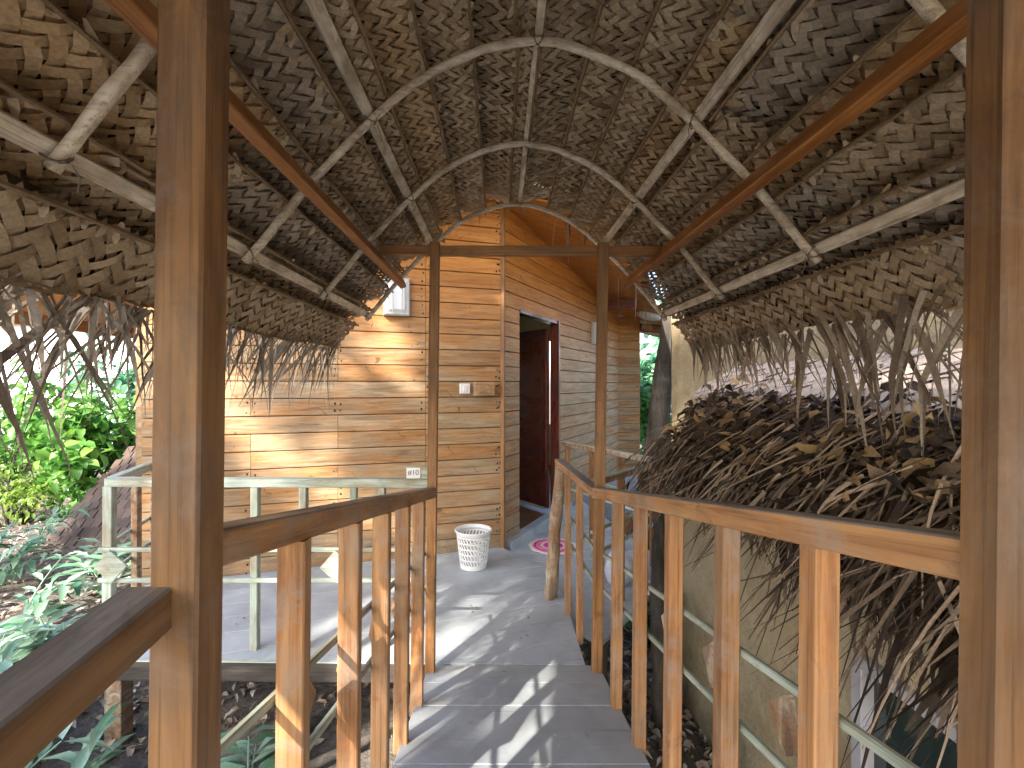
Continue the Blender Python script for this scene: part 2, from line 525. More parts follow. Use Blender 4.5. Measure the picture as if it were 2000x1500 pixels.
def plaster():
    m, n, l, b = newmat('tan_rough_plaster')
    geo = n.new('ShaderNodeNewGeometry'); pos = geo.outputs['Position']
    a = noise(n, l, pos, 1.7, 5, 0.6)
    c = noise(n, l, pos, 38.0, 6, 0.72, 0.6)
    d = noise(n, l, pos, 9.0, 4, 0.6)
    rp = ramp(n, [(0.3, (0.43, 0.35, 0.215)), (0.52, (0.55, 0.465, 0.31)), (0.75, (0.64, 0.56, 0.40))])
    l.new(a, rp.inputs[0])
    col = mixc(n, l, mapr(n, l, c, 0.35, 0.7, 0.35, 0), rp.outputs[0], (0.20, 0.15, 0.085))
    col = mixc(n, l, mapr(n, l, d, 0.60, 0.75, 0, 0.35), col, (0.26, 0.20, 0.12))
    spz = n.new('ShaderNodeSeparateXYZ'); l.new(pos, spz.inputs[0])
    st = noise(n, l, pos, 2.6, 7, 0.75, 0.8)
    col = mixc(n, l, mapr(n, l, st, 0.52, 0.68, 0, 0.5), col, (0.30, 0.24, 0.15))
    dmp = mathn(n, l, 'MULTIPLY', mapr(n, l, spz.outputs['Z'], -.75, .15, .75, 0), mapr(n, l, st, .35, .6, .3, 1))
    col = mixc(n, l, dmp, col, (0.13, 0.12, 0.085))
    l.new(col, b.inputs['Base Color'])
    b.inputs['Roughness'].default_value = 0.85
    b.inputs['Specular IOR Level'].default_value = 0.2
    bump(n, l, b, mathn(n, l, 'ADD', c, d), 0.7, 0.015)
    return m
M['plaster'] = plaster()

def soil():
    m, n, l, b = newmat('dark_garden_soil')
    geo = n.new('ShaderNodeNewGeometry'); pos = geo.outputs['Position']
    a = noise(n, l, pos, 1.1, 6, 0.65)
    c = noise(n, l, pos, 24.0, 7, 0.7, 0.4)
    rp = ramp(n, [(0.3, (0.07, 0.06, 0.054)), (0.5, (0.145, 0.125, 0.11)), (0.72, (0.26, 0.225, 0.195))])
    l.new(c, rp.inputs[0])
    col = mixc(n, l, mapr(n, l, a, 0.5, 0.7, 0, 0.6), rp.outputs[0], (0.16, 0.13, 0.10))
    l.new(col, b.inputs['Base Color'])
    b.inputs['Roughness'].default_value = 0.9
    bump(n, l, b, c, 0.9, 0.03)
    return m
M['soil'] = soil()

def glass_dark():
    m, n, l, b = newmat('dark_window_glass')
    b.inputs['Base Color'].default_value = (0.02, 0.035, 0.035, 1)
    b.inputs['Roughness'].default_value = 0.06
    b.inputs['Specular IOR Level'].default_value = 0.9
    return m
M['glass'] = glass_dark()

# ------------------------------------------------------------------ ground
def ground_z(x, y):
    z = -0.52
    z += 0.10*max(0.0, min(3.0, (-x-2.0)))*0.55
    z += 0.05*mnoise.noise(Vector((x*0.9, y*0.9, 3.1)))
    z += 0.025*mnoise.noise(Vector((x*3.1, y*3.1, 8.1)))
    if x > 0.4: z -= min(0.35, (x-0.4)*0.35)
    d = math.hypot(x, y)
    if d > 25: z += 0
    return z

def axis(lo, hi, near, step, far_n):
    a = list(np.arange(-near, near+step*0.5, step))
    k = np.linspace(0, 1, far_n+1)[1:]
    up = [near+(hi-near)*t**2.6 for t in k]
    dn = [-near+(lo+near)*t**2.6 for t in k]
    return dn[::-1]+a+up
xs = axis(-600, 600, 8.0, 0.16, 14)
ys = [v+4 for v in axis(-600, 900, 8.0, 0.16, 14)]
gm = MB()
gm.v = [(x, y, ground_z(x, y)) for y in ys for x in xs]
gm.t = [0.5]*len(gm.v)
W = len(xs)
gm.f = [(j*W+i, j*W+i+1, (j+1)*W+i+1, (j+1)*W+i) for j in range(len(ys)-1) for i in range(W-1)]
gm.mi = [0]*len(gm.f)
g = gm.build('ground', M['soil'], smooth=True)
tag(g, kind='structure')

def leaf_shape(mb, c, d, up, L, w, tint, curl=0.15, mi=0):
    """one folded leaf: 4 quads, pointed at both ends"""
    d = d.normalized()
    s = d.cross(up)
    if s.length < 1e-4: s = d.cross(Vector((1, 0, 0.1)))
    s.normalize()
    n = s.cross(d)
    p = [c, c+d*L*0.35+n*L*curl*0.5, c+d*L*0.72+n*L*curl*0.3, c+d*L-n*L*curl*0.6]
    fold = n*w*0.22
    vs = [p[0], p[1], p[2], p[3], p[1]+s*w*0.5+fold, p[2]+s*w*0.38+fold, p[1]-s*w*0.5+fold, p[2]-s*w*0.38+fold]
    mb.add(vs, [(0, 4, 1), (0, 1, 6), (1, 4, 5, 2), (1, 2, 7, 6), (2, 5, 3), (2, 3, 7)], tint, mi)

def rvec(r):
    while True:
        v = Vector((r.uniform(-1, 1), r.uniform(-1, 1), r.uniform(-1, 1)))
        if 0.05 < v.length < 1: return v.normalized()

# leaf litter lying on the ground
lit = MB()
r = random.Random(21)
for i in range(9000):
    if i < 6900:
        x = r.uniform(-6.5, -0.3); y = r.uniform(1.2, 8.5)
        if x > -1.7 and y < 2.7 and i % 3: x -= 2.2
    else:
        x = r.uniform(0.4, 1.25); y = r.uniform(1.3, 6.5)
    d = Vector((r.uniform(-1, 1), r.uniform(-1, 1), r.uniform(-.25, .35)))
    leaf_shape(lit, Vector((x, y, ground_z(x, y)+0.012)), d, Vector((r.uniform(-.5, .5), r.uniform(-.5, .5), 1)),
               r.uniform(.035, .10), r.uniform(.018, .045), r.random(), r.uniform(-.2, .4))
o = lit.build('leaf_litter', M['litter'], smooth=True)
tag(o, 'brown and grey dry leaves strewn over the dark soil', 'leaf litter', kind='stuff')

# ------------------------------------------------------------------ roof profile
CX = 0.10
PR = [(-0.14, 1.04), (0, 1.062), (.12, 1.045), (.22, 1.008), (.35, .94), (.485, .823), (.6, .71), (.695, .609), (.78, .505), (.86, .407), (.95, .300), (1.05, .185), (1.15, .07)]
dense = []
for i in range(1, len(PR)-2):
    p0, p1, p2, p3 = [np.array(PR[k]) for k in (i-1, i, i+1, i+2)]
    for t in np.linspace(0, 1, 12, endpoint=False):
        dense.append(0.5*((2*p1)+(-p0+p2)*t+(2*p0-5*p1+4*p2-p3)*t*t+(-p0+3*p1-3*p2+p3)*t**3))
dense = np.array(dense)
arc = np.concatenate([[0], np.cumsum(np.hypot(*(dense[1:]-dense[:-1]).T))])
def prof(s):
    a = abs(s)
    u = float(np.interp(a, arc, dense[:, 0])); w = float(np.interp(a, arc, dense[:, 1]))
    u2 = float(np.interp(a+.02, arc, dense[:, 0])); w2 = float(np.interp(a+.02, arc, dense[:, 1]))
    if a+.02 > arc[-1]:
        u2 = u+.013; w2 = w-.0153
    t = Vector((u2-u, 0, w2-w)); t.normalize()
    nn = Vector((-t.z, 0, t.x))            # outward
    if s < 0: return Vector((CX-u, 0, CAMZ+w)), Vector((-nn.x, 0, nn.z))
    return Vector((CX+u, 0, CAMZ+w)), nn
def surf(s, y, off):
    p, n = prof(s)
    q = p+n*off
    return Vector((q.x, y, q.z))
def s_at(u):
    return float(np.interp(u, dense[:, 0], arc))

roof = thing('thatched_roof', (CX, 1.3, 2.3), 'arched woven palm leaf roof on bent pale ribs over the walkway', 'thatched roof')
# bent ribs
S_FOOT = s_at(.885)
for y in (0.22, 0.86, 1.52, 2.17, 2.90):
    r = random.Random(int(y*100))
    mb = MB()
    n = 30
    secs = []
    for i in range(n+1):
        s = -S_FOOT+2*S_FOOT*i/n
        p, nn = prof(s)
        hw = 0.0125*(1+r.uniform(-.10, .10)); hh = 0.0105*(1+r.uniform(-.10, .10))
        yj = y+r.uniform(-.003, .003)
        oj = r.uniform(-.0012, .0012)
        sec = []
        for a, b in ((-1, -.6), (-.6, -1), (.6, -1), (1, -.6), (1, .6), (.6, 1), (-.6, 1), (-1, .6)):
            sec.append(Vector((p.x, yj+a*hw, p.z))+nn*(b*hh+oj))
        secs.append(sec)
    vs = [q for sec in secs for q in sec]
    fs = [(i*8+k, i*8+(k+1) % 8, (i+1)*8+(k+1) % 8, (i+1)*8+k) for i in range(n) for k in range(8)]
    fs += [tuple(range(7, -1, -1)), tuple(n*8+k for k in range(8))]
    mb.add(vs, fs, 0.5)
    mb.build('arch_rib', M['bamboo'], roof, smooth=True, loc=(CX, y, 2.0))
# battens along the roof
for u, w in ((0.02, .026), (.50, .036), (-.49, .036), (.865, .036), (-.868, .036)):
    s = math.copysign(s_at(abs(u)), u)
    p, nn = prof(s)
    yend = 2.95
    a = surf(s, -0.6, .023); b = surf(s, yend, .023)
    beam('batten', a, b, w, .016, M['bamboo'], roof, up=tuple(nn), ch=.002, wob=.0012)
    for ya in (0.86, 1.52, 2.17, 2.90):          # fibre lashing at each crossing
        mb = MB()
        lr_ = random.Random(int(ya*100+u*1000))
        for q in range(2):
            c_ = surf(s, ya+lr_.uniform(-.008, .008), .012)
            tv = Vector((0, 1, 0))*lr_.choice((1, -1))+nn.cross(Vector((0, 1, 0)))*1.0
            tv.normalize()
            ring_ = [c_+tv*.021*math.cos(a_)+nn*.026*math.sin(a_) for a_ in [2*math.pi*k/12 for k in range(13)]]
            mb.tube(ring_, .0022, 4, .2, caps=False)
        e0 = surf(s, ya+.01, -.016)
        mb.tube([e0, e0+Vector((.006, .01, -.02)), e0+Vector((lr_.uniform(-.015, .015), .012, -.045))], .0014, 4, .3)
        mb.build('lashing', M['fringe'], roof)
# long varnished timbers under the ribs
for u, w, y0, y1 in ((-.660, .578, -0.5, 2.84), (.640, .583, -0.5, 2.88)):
    tilt = Vector((math.copysign(.75, -u), 0, -1))
    beam('purlin', (CX+u, y0, CAMZ+w), (CX+u, y1, CAMZ+w), .034, .05, M['purlin'], roof, up=(math.copysign(.35, u), 0, 1), ch=.003)
beam('cross_beam', (-.585, 2.41, CAMZ+.652), (.785, 2.41, CAMZ+.650), .040, .046, M['orange'], roof)

# woven leaf panels --------------------------------------------------
def weave_strips(A, B, pitch, mapf, r, amp=.0055, rag=.05, wf=(.75, .93), edge=None):
    """strips of a diagonal 2/2 twill over [0,A]x[0,B]; mapf(a,b,h) -> point; yields (pts, sides, half widths, tint)"""
    q = pitch*math.sqrt(2)
    out = []
    ni = int((A+B)/q)+2
    for fam in (0, 1):
        for i in range(-int(B/q)-2, ni+int(B/q)+2):
            pts = []; hws = []
            ext = r.uniform(.0, rag)
            j_tint = min(1, max(0, r.gauss(.5, .16)))
            roll = r.gauss(0, .11)
            wid = pitch*r.uniform(*wf)*.5
            jit = r.uniform(-.07, .07)*pitch
            js = []
            for k in range(0, int(B/q*2)+4):
                b = k*q/2
                if b > B+ext: continue
                a = i*q+b if fam == 0 else i*q-b
                if a < -.02 or a > A+.02:
                    if pts:
                        out.append((pts, hws, j_tint, roll, fam)); pts = []; hws = []
                    continue
                if edge is not None and b > edge(a)+ext*.6: continue
                over = (2*i+k) % 4 < 2 if fam == 0 else (2*i-k) % 4 >= 2
                h = amp*(1 if over else -1)*r.uniform(.7, 1.25)
                if b > B: h = -r.uniform(0, .012)
                pts.append((a+jit, b, h)); hws.append(wid*r.uniform(.92, 1.06)*(1 if b < B else .55))
            if len(pts) > 1: out.append((pts, hws, j_tint, roll, fam))
    res = []
    for pts, hws, tint, roll, fam in out:
        if len(pts) < 2: continue
        W_ = []; S_ = []
        for k, (a, b, h) in enumerate(pts):
            p = mapf(a, b, h)
            p_a = mapf(a+.01, b, h)-p; p_b = mapf(a, b+.01, h)-p
            p_a.normalize(); p_b.normalize()
            sd = (p_a-p_b) if fam == 0 else (p_a+p_b)
            nn = p_a.cross(p_b)
            sd = sd.normalized()+nn*roll
            W_.append(p); S_.append(sd.normalized())
        res.append((W_, S_, hws, tint))
    return res

strips_all = []       # (size on picture, panel index, data)
panels = []
COURSE = 0.150
ncourse = 9
def panel(side, ci, y0, y1, seed, s_top, width, pitch):
    r = random.Random(seed)
    sg = side
    tiltin = r.uniform(-.004, .004)
    base = 0.036
    wav = r.uniform(0, 6)
    def mapf(a, b, h):
        s = s_top+b
        lift = base+.125*(max(0.0, b)/width)**1.15*(width/.235)+tiltin+.005*math.sin(a*4+wav)+.002*math.sin(a*15+wav*2)
        if ci == ncourse-1: lift = base+.004-.022*(max(0.0, b)/width)**2+tiltin+.012*math.sin(a*4+wav)*(max(0.0, b)/width)
        return surf(sg*s, y0+a, lift+h+(.012 if (ci == 0 and sg > 0) else 0))
    spine = MB()
    nsp = 26
    pts = []
    for i in range(nsp+1):
        a = (y1-y0)*i/nsp
        q = mapf(a, 0, -.017)
        pts.append(q+Vector((r.uniform(-.0015, .0015), 0, r.uniform(-.0015, .0015))))
    spine.tube(pts, [.0058*r.uniform(.8, 1.2) for _ in pts], 5, .12)
    for i in range(int((y1-y0)/.03)):        # leaf stubs wound round the spine
        a = r.uniform(0, y1-y0)
        q = mapf(a, 0, -.006); q2 = mapf(a+r.uniform(-.05, .05), r.uniform(-.02, .045), -.012)
        d = q2-q
        if d.length < .01: continue
        sd = d.cross(Vector((.2, .3, 1))).normalized()
        spine.ribbon([q, q+d*.5+Vector((0, 0, -.004)), q2], [sd]*3, [.007, .008, .003], r.uniform(.2, .8))
    po = spine.build('leaf_panel', M['weave'], roof, loc=(CX, (y0+y1)/2, 2.2))
    edge = None
    if ci == ncourse-1:
        e0, e1 = r.uniform(0, 6), r.uniform(0, 6)
        lo_ = .62 if side > 0 else .70
        edge = lambda a: width*(lo_+(1-lo_)*(.5+.32*math.sin(a*6.5+e0)+.18*math.sin(a*15+e1)))
    st = weave_strips(y1-y0, width, pitch, mapf, r, rag=.15 if ci == ncourse-1 else .05, edge=edge)
    idx = len(panels)
    wm = r.choice(('weave', 'weave_grey', 'weave_warm'))
    panels.append([po, MB(), wm])
    for Wp, Sp, hw, tint in st:
        size = 0
        for p, h in zip(Wp, hw):
            if p.y > .3:
                sx = 975+FPX*p.x/p.y; sy = 748-FPX*(p.z-CAMZ)/p.y
                if -20 < sx < 2020 and -20 < sy < 1500: size += (h*2*FPX/p.y)*(.03*FPX/p.y)
        strips_all.append((size, idx, Wp, Sp, hw, tint))
for side in (-1, 1):
    for ci in range(ncourse):
        s_top = (.03 if ci else -.035)+ci*COURSE-(.01 if side > 0 else 0)
        sd = 100+ci*7+(500 if side > 0 else 0)
        rr_ = random.Random(sd)
        wd = (.235 if ci else .29) if ci < ncourse-1 else (.33 if side < 0 else .29)
        ysplit = rr_.uniform(.95, 1.5)
        if ci == ncourse-1:
            panel(side, ci, -.6, 1.25, sd, s_top-.01, wd, .034)
            panel(side, ci, 1.2, 2.93, sd+1, s_top-.02, wd-.05, .030)
        else:
            panel(side, ci, -.7, ysplit+.06, sd, s_top+rr_.uniform(-.012, .012), wd, rr_.uniform(.026, .031))
            panel(side, ci, ysplit, 3.02+rr_.uniform(-.03, .05), sd+1, s_top+rr_.uniform(-.012, .012), wd, rr_.uniform(.024, .030))
strips_all.sort(key=lambda t: -t[0])
for k, (size, idx, Wp, Sp, hw, tint) in enumerate(strips_all):
    if k < 300:
        mb = MB(); mb.ribbon(Wp, Sp, hw, tint)
        mb.build('leaf_strip', M[panels[idx][2]], panels[idx][0], loc=tuple(Wp[len(Wp)//2]))
    else:
        panels[idx][1].ribbon(Wp, Sp, hw, tint)
for po, mb, wm in panels:
    if mb.f:
        tag(mb.build('woven_leaves', M[wm], po), kind='stuff')
# ridge cover and the older thatch above
mb = MB()
r = random.Random(5)
ny, ns = 46, 64
Smax = .03+9*COURSE+.06
for side_off in (0,):
    vs = []
    for j in range(ny+1):
        y = -1.7+4.65*j/ny
        for i in range(ns+1):
            s = -Smax+2*Smax*i/ns
            ra = r.uniform(-.012, .012)
            vs.append(surf(s, y+(r.uniform(-.04, .06) if j == ny else 0), .165+ra-.125*(abs(s)/Smax)**5))
    fs = [(j*(ns+1)+i, j*(ns+1)+i+1, (j+1)*(ns+1)+i+1, (j+1)*(ns+1)+i) for j in range(ny) for i in range(ns)]
    mb.add(vs, fs, .4)
tag(mb.build('outer_thatch', M['thatch_out'], roof), kind='stuff')

# leaves hanging from the eaves
def fringe_leaf(p, d0, L, w, r, droop, tint, parent, kink=0.0):
    mb = MB()
    pts = [p.copy()]
    d = d0.normalized()
    n = 7
    for i in range(n):
        pts.append(pts[-1]+d*(L/n))
        d = (d+Vector((r.uniform(-.06, .06), r.uniform(-.06, .06), -droop))).normalized()
        if kink and i == 3:
            d = (d+Vector((r.uniform(-.3, .3), r.uniform(-.6, .6), -kink))).normalized()
    side = d0.cross(Vector((r.uniform(-1, 1), r.uniform(-.4, .4), .3)))
    if side.length < .05: side = Vector((0, 1, 0))
    side.normalize()
    tw = r.uniform(-.5, .5)
    sides = []
    for i in range(n+1):
        dd = (pts[min(i+1, n)]-pts[max(i-1, 0)]).normalized()
        s = (side-dd*side.dot(dd)).normalized()
        sides.append((s+dd.cross(s)*tw*i/n).normalized())
    hw = [w*.5*(1-.25*i/n)*(1 if i < n-2 else (.62 if i == n-2 else (.38 if i == n-1 else .08))) for i in range(n+1)]
    mb.ribbon(pts, sides, hw, tint)
    return mb.build('fringe_leaf', M['fringe'], parent, loc=tuple(p))
r = random.Random(77)
S_E = .03+9*COURSE
count = 0
def eave(side, y, b):
    return surf(side*(S_E-.03+b), y, .012)
for i in range(150):                     # left eave
    if i % 4 == 0: yc_ = .42+2.45*(i/150)**1.5; dyc = r.choice((-1, 1))*r.uniform(.2, .9)
    y = yc_+r.gauss(.03, .035)
    near = max(0, 1-(y-.45)/.9)
    b = r.uniform(.08, .22)-.10*max(0, (y-1.4)/1.4)
    p = eave(-1, y, b)
    d = Vector((-.40+r.uniform(-.25, .3), r.choice((-1, 1))*r.uniform(.15, 1.0), -.80))
    fringe_leaf(p, d, r.uniform(.17, .42)+near*r.uniform(.10, .46), r.uniform(.010, .021)*(1+.8*near), r, r.uniform(.02, .20), r.random(), roof, kink=r.choice((0, 0, 0, .9)))
for i in range(104):                     # right eave
    y = .85+2.0*(i/104)+r.uniform(-.03, .03)
    b = r.uniform(-.03, .10)-.03*max(0, (y-1.6)/1.2)
    p = eave(1, y, b)
    d = Vector((.25+r.uniform(-.3, .3), r.choice((-1, 1))*r.uniform(.1, .85), -.85))
    L = r.uniform(.14, .30) if y > 1.9 else r.uniform(.26, .52)
    fringe_leaf(p, d, L, r.uniform(.012, .026), r, r.uniform(.03, .26), r.random(), roof, kink=r.choice((0, 0, 1.4)))
# the thinner, uncounted rest of the fringe
fr2 = MB()
def thin_leaf(p, d0, L, w, droop):
    pts = [p]; d = d0.normalized()
    for i in range(5):
        pts.append(pts[-1]+d*(L/5))
        d = (d+Vector((r.uniform(-.12, .12), r.uniform(-.12, .12), -droop))).normalized()
    sd = d0.cross(Vector((r.uniform(-1, 1), r.uniform(-.5, .5), .3))).normalized()
    fr2.ribbon(pts, [sd]*6, [w*.5, w*.5, w*.45, w*.36, w*.2, w*.04], r.random())
for i in range(430):
    left = i < 310
    y = .42+2.45*r.random()**(1.5 if left else .9) if left else r.uniform(.85, 2.85)
    p = eave(-1 if left else 1, y, r.uniform(.02, .18)-.06*max(0, (y-1.4)/1.4))
    near = max(0, 1-(y-.45)/.9) if left else 0
    d = Vector(((-.35 if left else .3)+r.uniform(-.4, .4), r.uniform(-1.1, 1.1), -.8))
    thin_leaf(p, d, r.uniform(.14, .40)+near*r.uniform(0, .36), r.uniform(.004, .011)*(1+.5*near), r.uniform(0, .2))
tag(fr2.build('thin_fringe', M['fringe'], roof), kind='stuff')
for i in range(46):                      # ragged far end of the roof
    s = r.uniform(-.95, 1.15)
    p = surf(s, 2.98, .05)
    right = s > .1
    d = Vector((r.uniform(-.3, .3), .5, -.5 if right else -.1))
    fringe_leaf(p, d, r.uniform(.12, .34) if right else r.uniform(.04, .12), r.uniform(.006, .012), r, r.uniform(.35, .7), r.random(), roof)

# ------------------------------------------------------------------ posts
pl = thing('roof_post', (-.385, .60, .345), 'stout varnished square post rising in front at left', 'post', 'varnished roof posts')
beam('shaft', (-.392, .598, .12), (-.366, .598, 2.12), .057, .057, M['post'], pl, up=(0, 1, 0), ch=.004)
pr_ = thing('roof_post', (.545, .53, .345), 'varnished square post cut by the right edge of the picture', 'post', 'varnished roof posts')
beam('shaft', (.520, .52, .12), (.545, .52, 2.12), .055, .048, M['post'], pr_, up=(0, 1, 0), ch=.004)
pm = thing('roof_post', (-.332, 2.375, 0), 'slim post left of the waste basket holding the cross beam', 'post', 'varnished roof posts')
beam('shaft', (-.334, 2.372, -.02), (-.309, 2.372, CAMZ+.682), .046, .042, M['orange'], pm, up=(0, 1, 0))
pn = thing('roof_post', (.472, 2.375, 0), 'slim post right of the doorway holding the cross beam', 'post', 'varnished roof posts')
beam('shaft', (.470, 2.372, -.02), (.502, 2.372, CAMZ+.680), .048, .042, M['orange'], pn, up=(0, 1, 0))
# the two timbers that carry the near posts, behind the picture edge
# ------------------------------------------------------------------ ramp and near platform
SL = 0.18
Y_F = 2.45
def ramp_z(y): return max(0.0, (Y_F-y)*SL)
rampo = thing('walkway_ramp', (.07, 1.5, 0), 'grey painted plank ramp sloping down to the hut', 'ramp')
y = .56
k = 0
while y < Y_F-.02:
    w = [.215, .19, .23, .20, .22, .21, .20, .22, .2][k % 9]
    y2 = min(Y_F, y+w)
    m = bpy.data.meshes.new('plank')
    a = MB()
    x0, x1 = -.348, .494
    for (yy0, yy1) in ((y+.001, y2-.001),):
        z0, z1 = ramp_z(yy0), ramp_z(yy1)
        dz = rnd.uniform(-.002, .002)
        vs = [(x0, yy0, z0-.025+dz), (x1, yy0, z0-.025+dz), (x1, yy1, z1-.025+dz), (x0, yy1, z1-.025+dz),
              (x0, yy0, z0-.0015+dz), (x1, yy0, z0-.0015+dz), (x1, yy1, z1-.0015+dz), (x0, yy1, z1-.0015+dz),
              (x0+.0015, yy0+.0015, z0+dz-.0003), (x1-.0015, yy0+.0015, z0+dz-.0003), (x1-.0015, yy1-.0015, z1+dz+.0003), (x0+.0015, yy1-.0015, z1+dz+.0003)]
        a.add(vs, [(3, 2, 1, 0), (0, 1, 5, 4), (1, 2, 6, 5), (2, 3, 7, 6), (3, 0, 4, 7), (4, 5, 9, 8), (5, 6, 10, 9), (6, 7, 11, 10), (7, 4, 8, 11), (8, 9, 10, 11)])
    a.build('plank', M['deck'], rampo, loc=(.07, (y+y2)/2, ramp_z((y+y2)/2)))
    y = y2; k += 1
for x in (-.30, .44):
    beam('joist', (x, .5, ramp_z(.5)-.075), (x, Y_F, -.075), .05, .09, M['dark'], rampo)
plat = thing('near_platform', (0, 0, .345), 'grey plank platform under the front posts', 'platform')
for i in range(8):
    y0 = -1.05+i*.2
    beam('plank', (-.5, y0+.1, .33), (.62, y0+.1, .33), .196, .024, M['deck'], plat)
for x, yy in ((-.4, -.9), (.5, -.9), (-.4, .5), (.5, .5)):
    beam('leg', (x, yy, -.75), (x, yy, .315), .07, .07, M['dark'], plat, up=(0, 1, 0))

# ------------------------------------------------------------------ railings
def diamond(c, n, half, th, mats, parent, spin=0.0):
    n = Vector(n).normalized()
    t = Vector((0, 0, 1)).cross(n).normalized()
    u = n.cross(t)
    mb = MB()
    vs = []
    for s in (-1, 1):
        for k in range(4):
            a = math.pi/2*k+spin
            vs.append(Vector(c)+t*math.cos(a)*half+u*math.sin(a)*half+n*th*.5*s)
    mb.add(vs, [(3, 2, 1, 0), (4, 5, 6, 7)]+[(k, (k+1) % 4, 4+(k+1) % 4, 4+k) for k in range(4)])
    return mb.build('diamond_plate', mats, parent, loc=tuple(c))

RT = .887                         # rail top above the deck at the slim posts
def ramp_rail(side, label):
    x = -.328 if side < 0 else .472
    t = thing('ramp_railing', (x, 1.5, 0), label, 'railing', 'ramp railings')
    ya, yb = .575, 2.355
    off = .03 if side > 0 else 0
    z = lambda yy: ramp_z(yy)+RT
    xa = -.378 if side < 0 else .537
    ya = .612 if side < 0 else .535
    def xr_(yy): return xa+(x-xa)*(yy-ya)/(yb-ya)
    beam('top_rail', (xa, ya, z(ya)-.024), (x, yb, z(yb)-.024), .052, .048, [M['rail'], M['railtop']], t)
    ybs = [.88, 1.185, 1.467, 1.746, 2.035] if side < 0 else [.815, 1.12, 1.43, 1.73, 2.02]
    wx, wy = (.050, .034) if side < 0 else (.040, .048)
    for yy in ybs:
        beam('baluster', (xr_(yy)-.004, yy, ramp_z(yy)-.03), (xr_(yy)+.004, yy, z(yy)-.047), wx, wy, M['rail'], t, up=(0, 1, 0))
    so = side*(wx/2+.011)
    for hh in (.375, .545):
        beam('mid_rail', (xr_(ya)+so, ya+.03, z(ya)-RT+hh), (xr_(yb+.1)+so, yb+.10, z(yb)-RT+hh), .014, .018, M['mint'], t)
    allb = [.50]+ybs+[2.38] if side < 0 else [.42]+ybs+[2.38]
    for a, b in zip(allb[:-1], allb[1:]):
        yc = (a+b)/2
        if yc < .6: continue
        diamond((xr_(yc)+so+side*.016, yc, ramp_z(yc)+.46), (1, 0, 0), .078 if side < 0 else .066, .010, M['rail'] if side < 0 else M['log'], t, spin=R(6)*side)
    return t
ramp_rail(-1, 'left timber railing of the ramp with sunlit square balusters')
ramp_rail(1, 'right timber railing of the ramp beside the low thatch')
nr = thing('near_railing', (-.36, .2, .345), 'level varnished rail running out of the picture at lower left', 'railing')
beam('top_rail', (-.408, .572, 1.140), (-.318, -.5, 1.078), .056, .05, [M['post'], M['railtop']], nr)
for yy in (-.05, -.4):
    beam('baluster', (-.365, yy, .345), (-.365, yy, 1.115), .043, .034, M['orange'], nr, up=(0, 1, 0))
nr2 = thing('near_railing', (.56, .2, .345), 'level varnished rail meeting the post at the right edge', 'railing')
beam('top_rail', (.572, .50, 1.135), (.55, -.5, 1.135), .05, .05, [M['orange'], M['railtop']], nr2)
for yy in (-.1, -.4):
    beam('baluster', (.56, yy, .345), (.56, yy, 1.11), .043, .034, M['orange'], nr2, up=(0, 1, 0))

# ------------------------------------------------------------------ hut geometry
C = Vector((.02, 4.24)); DA = Vector((.953, .303)); NA = Vector((.303, -.953))
DB = Vector((.4614, .8872)); NB = Vector((.8872, -.4614))
LA = 2.64; LB = 4.02
E = C+DB*LB
LCOR = C-DA*LA
ANG_A = math.atan2(DA.y, DA.x)
ANG_B = math.atan2(DB.y, DB.x)
def roof_z(x):
    return 2.97-.29*max(0, -x)-.25*max(0, x)

hut = thing('wooden_hut', (-.6, 5.6, 0), 'plank walled hut with open dark red door at the end of the walkway', 'hut')
def wall_board(o, d, n, t0, t1, z0, z1, th=.02, mat=None, part='wall_plank', push=0.0):
    if t1-t0 < .02: return
    p0 = o+d*t0; p1 = o+d*t1
    off = n*(th/2+push)
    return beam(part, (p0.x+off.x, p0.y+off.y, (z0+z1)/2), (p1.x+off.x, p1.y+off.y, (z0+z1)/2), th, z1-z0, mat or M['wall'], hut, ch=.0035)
ROW = .131
nails = MB()
def nail(o, d, n, t, z):
    p = o+d*t+n*.021
    a = Vector((d.x, d.y, 0)); u = Vector((0, 0, 1))
    c = Vector((p.x, p.y, z))
    k = rnd.uniform(.005, .0095)
    nails.add([c+a*k*math.cos(q)+u*k*1.2*math.sin(q) for q in [i*math.pi/3 for i in range(6)]], [(0, 1, 2, 3, 4, 5)])
# facet A, to the left of the corner
jA = [0, LA-1.953, LA-1.341, LA-.661, LA]
row = 0
z = -.02
while z < 2.95:
    zt = z+ROW
    t = 0
    cuts = list(jA)
    if rnd.random() < .35: cuts.remove(jA[1])
    if rnd.random() < .3: cuts.remove(jA[2])
    for a, b in zip(cuts[:-1], cuts[1:]):
        xm = (LCOR+DA*((a+b)/2)).x
        xl = (LCOR+DA*a).x
        if z > roof_z(xm)+.02: continue
        wall_board(LCOR, DA, NA, a+.0015, b-.0015-(.0 if b < LA else .004), z+.003, zt-.003, push=rnd.uniform(0, .003))
    for jt in jA[1:]:
        for dt in (-.025, .025):
            if jt+dt > LA-.01: dt = -.05
            for dz in (.035, .095):
                nail(LCOR, DA, NA, jt+dt+rnd.uniform(-.008, .008), z+dz+rnd.uniform(-.012, .012))
    z = zt
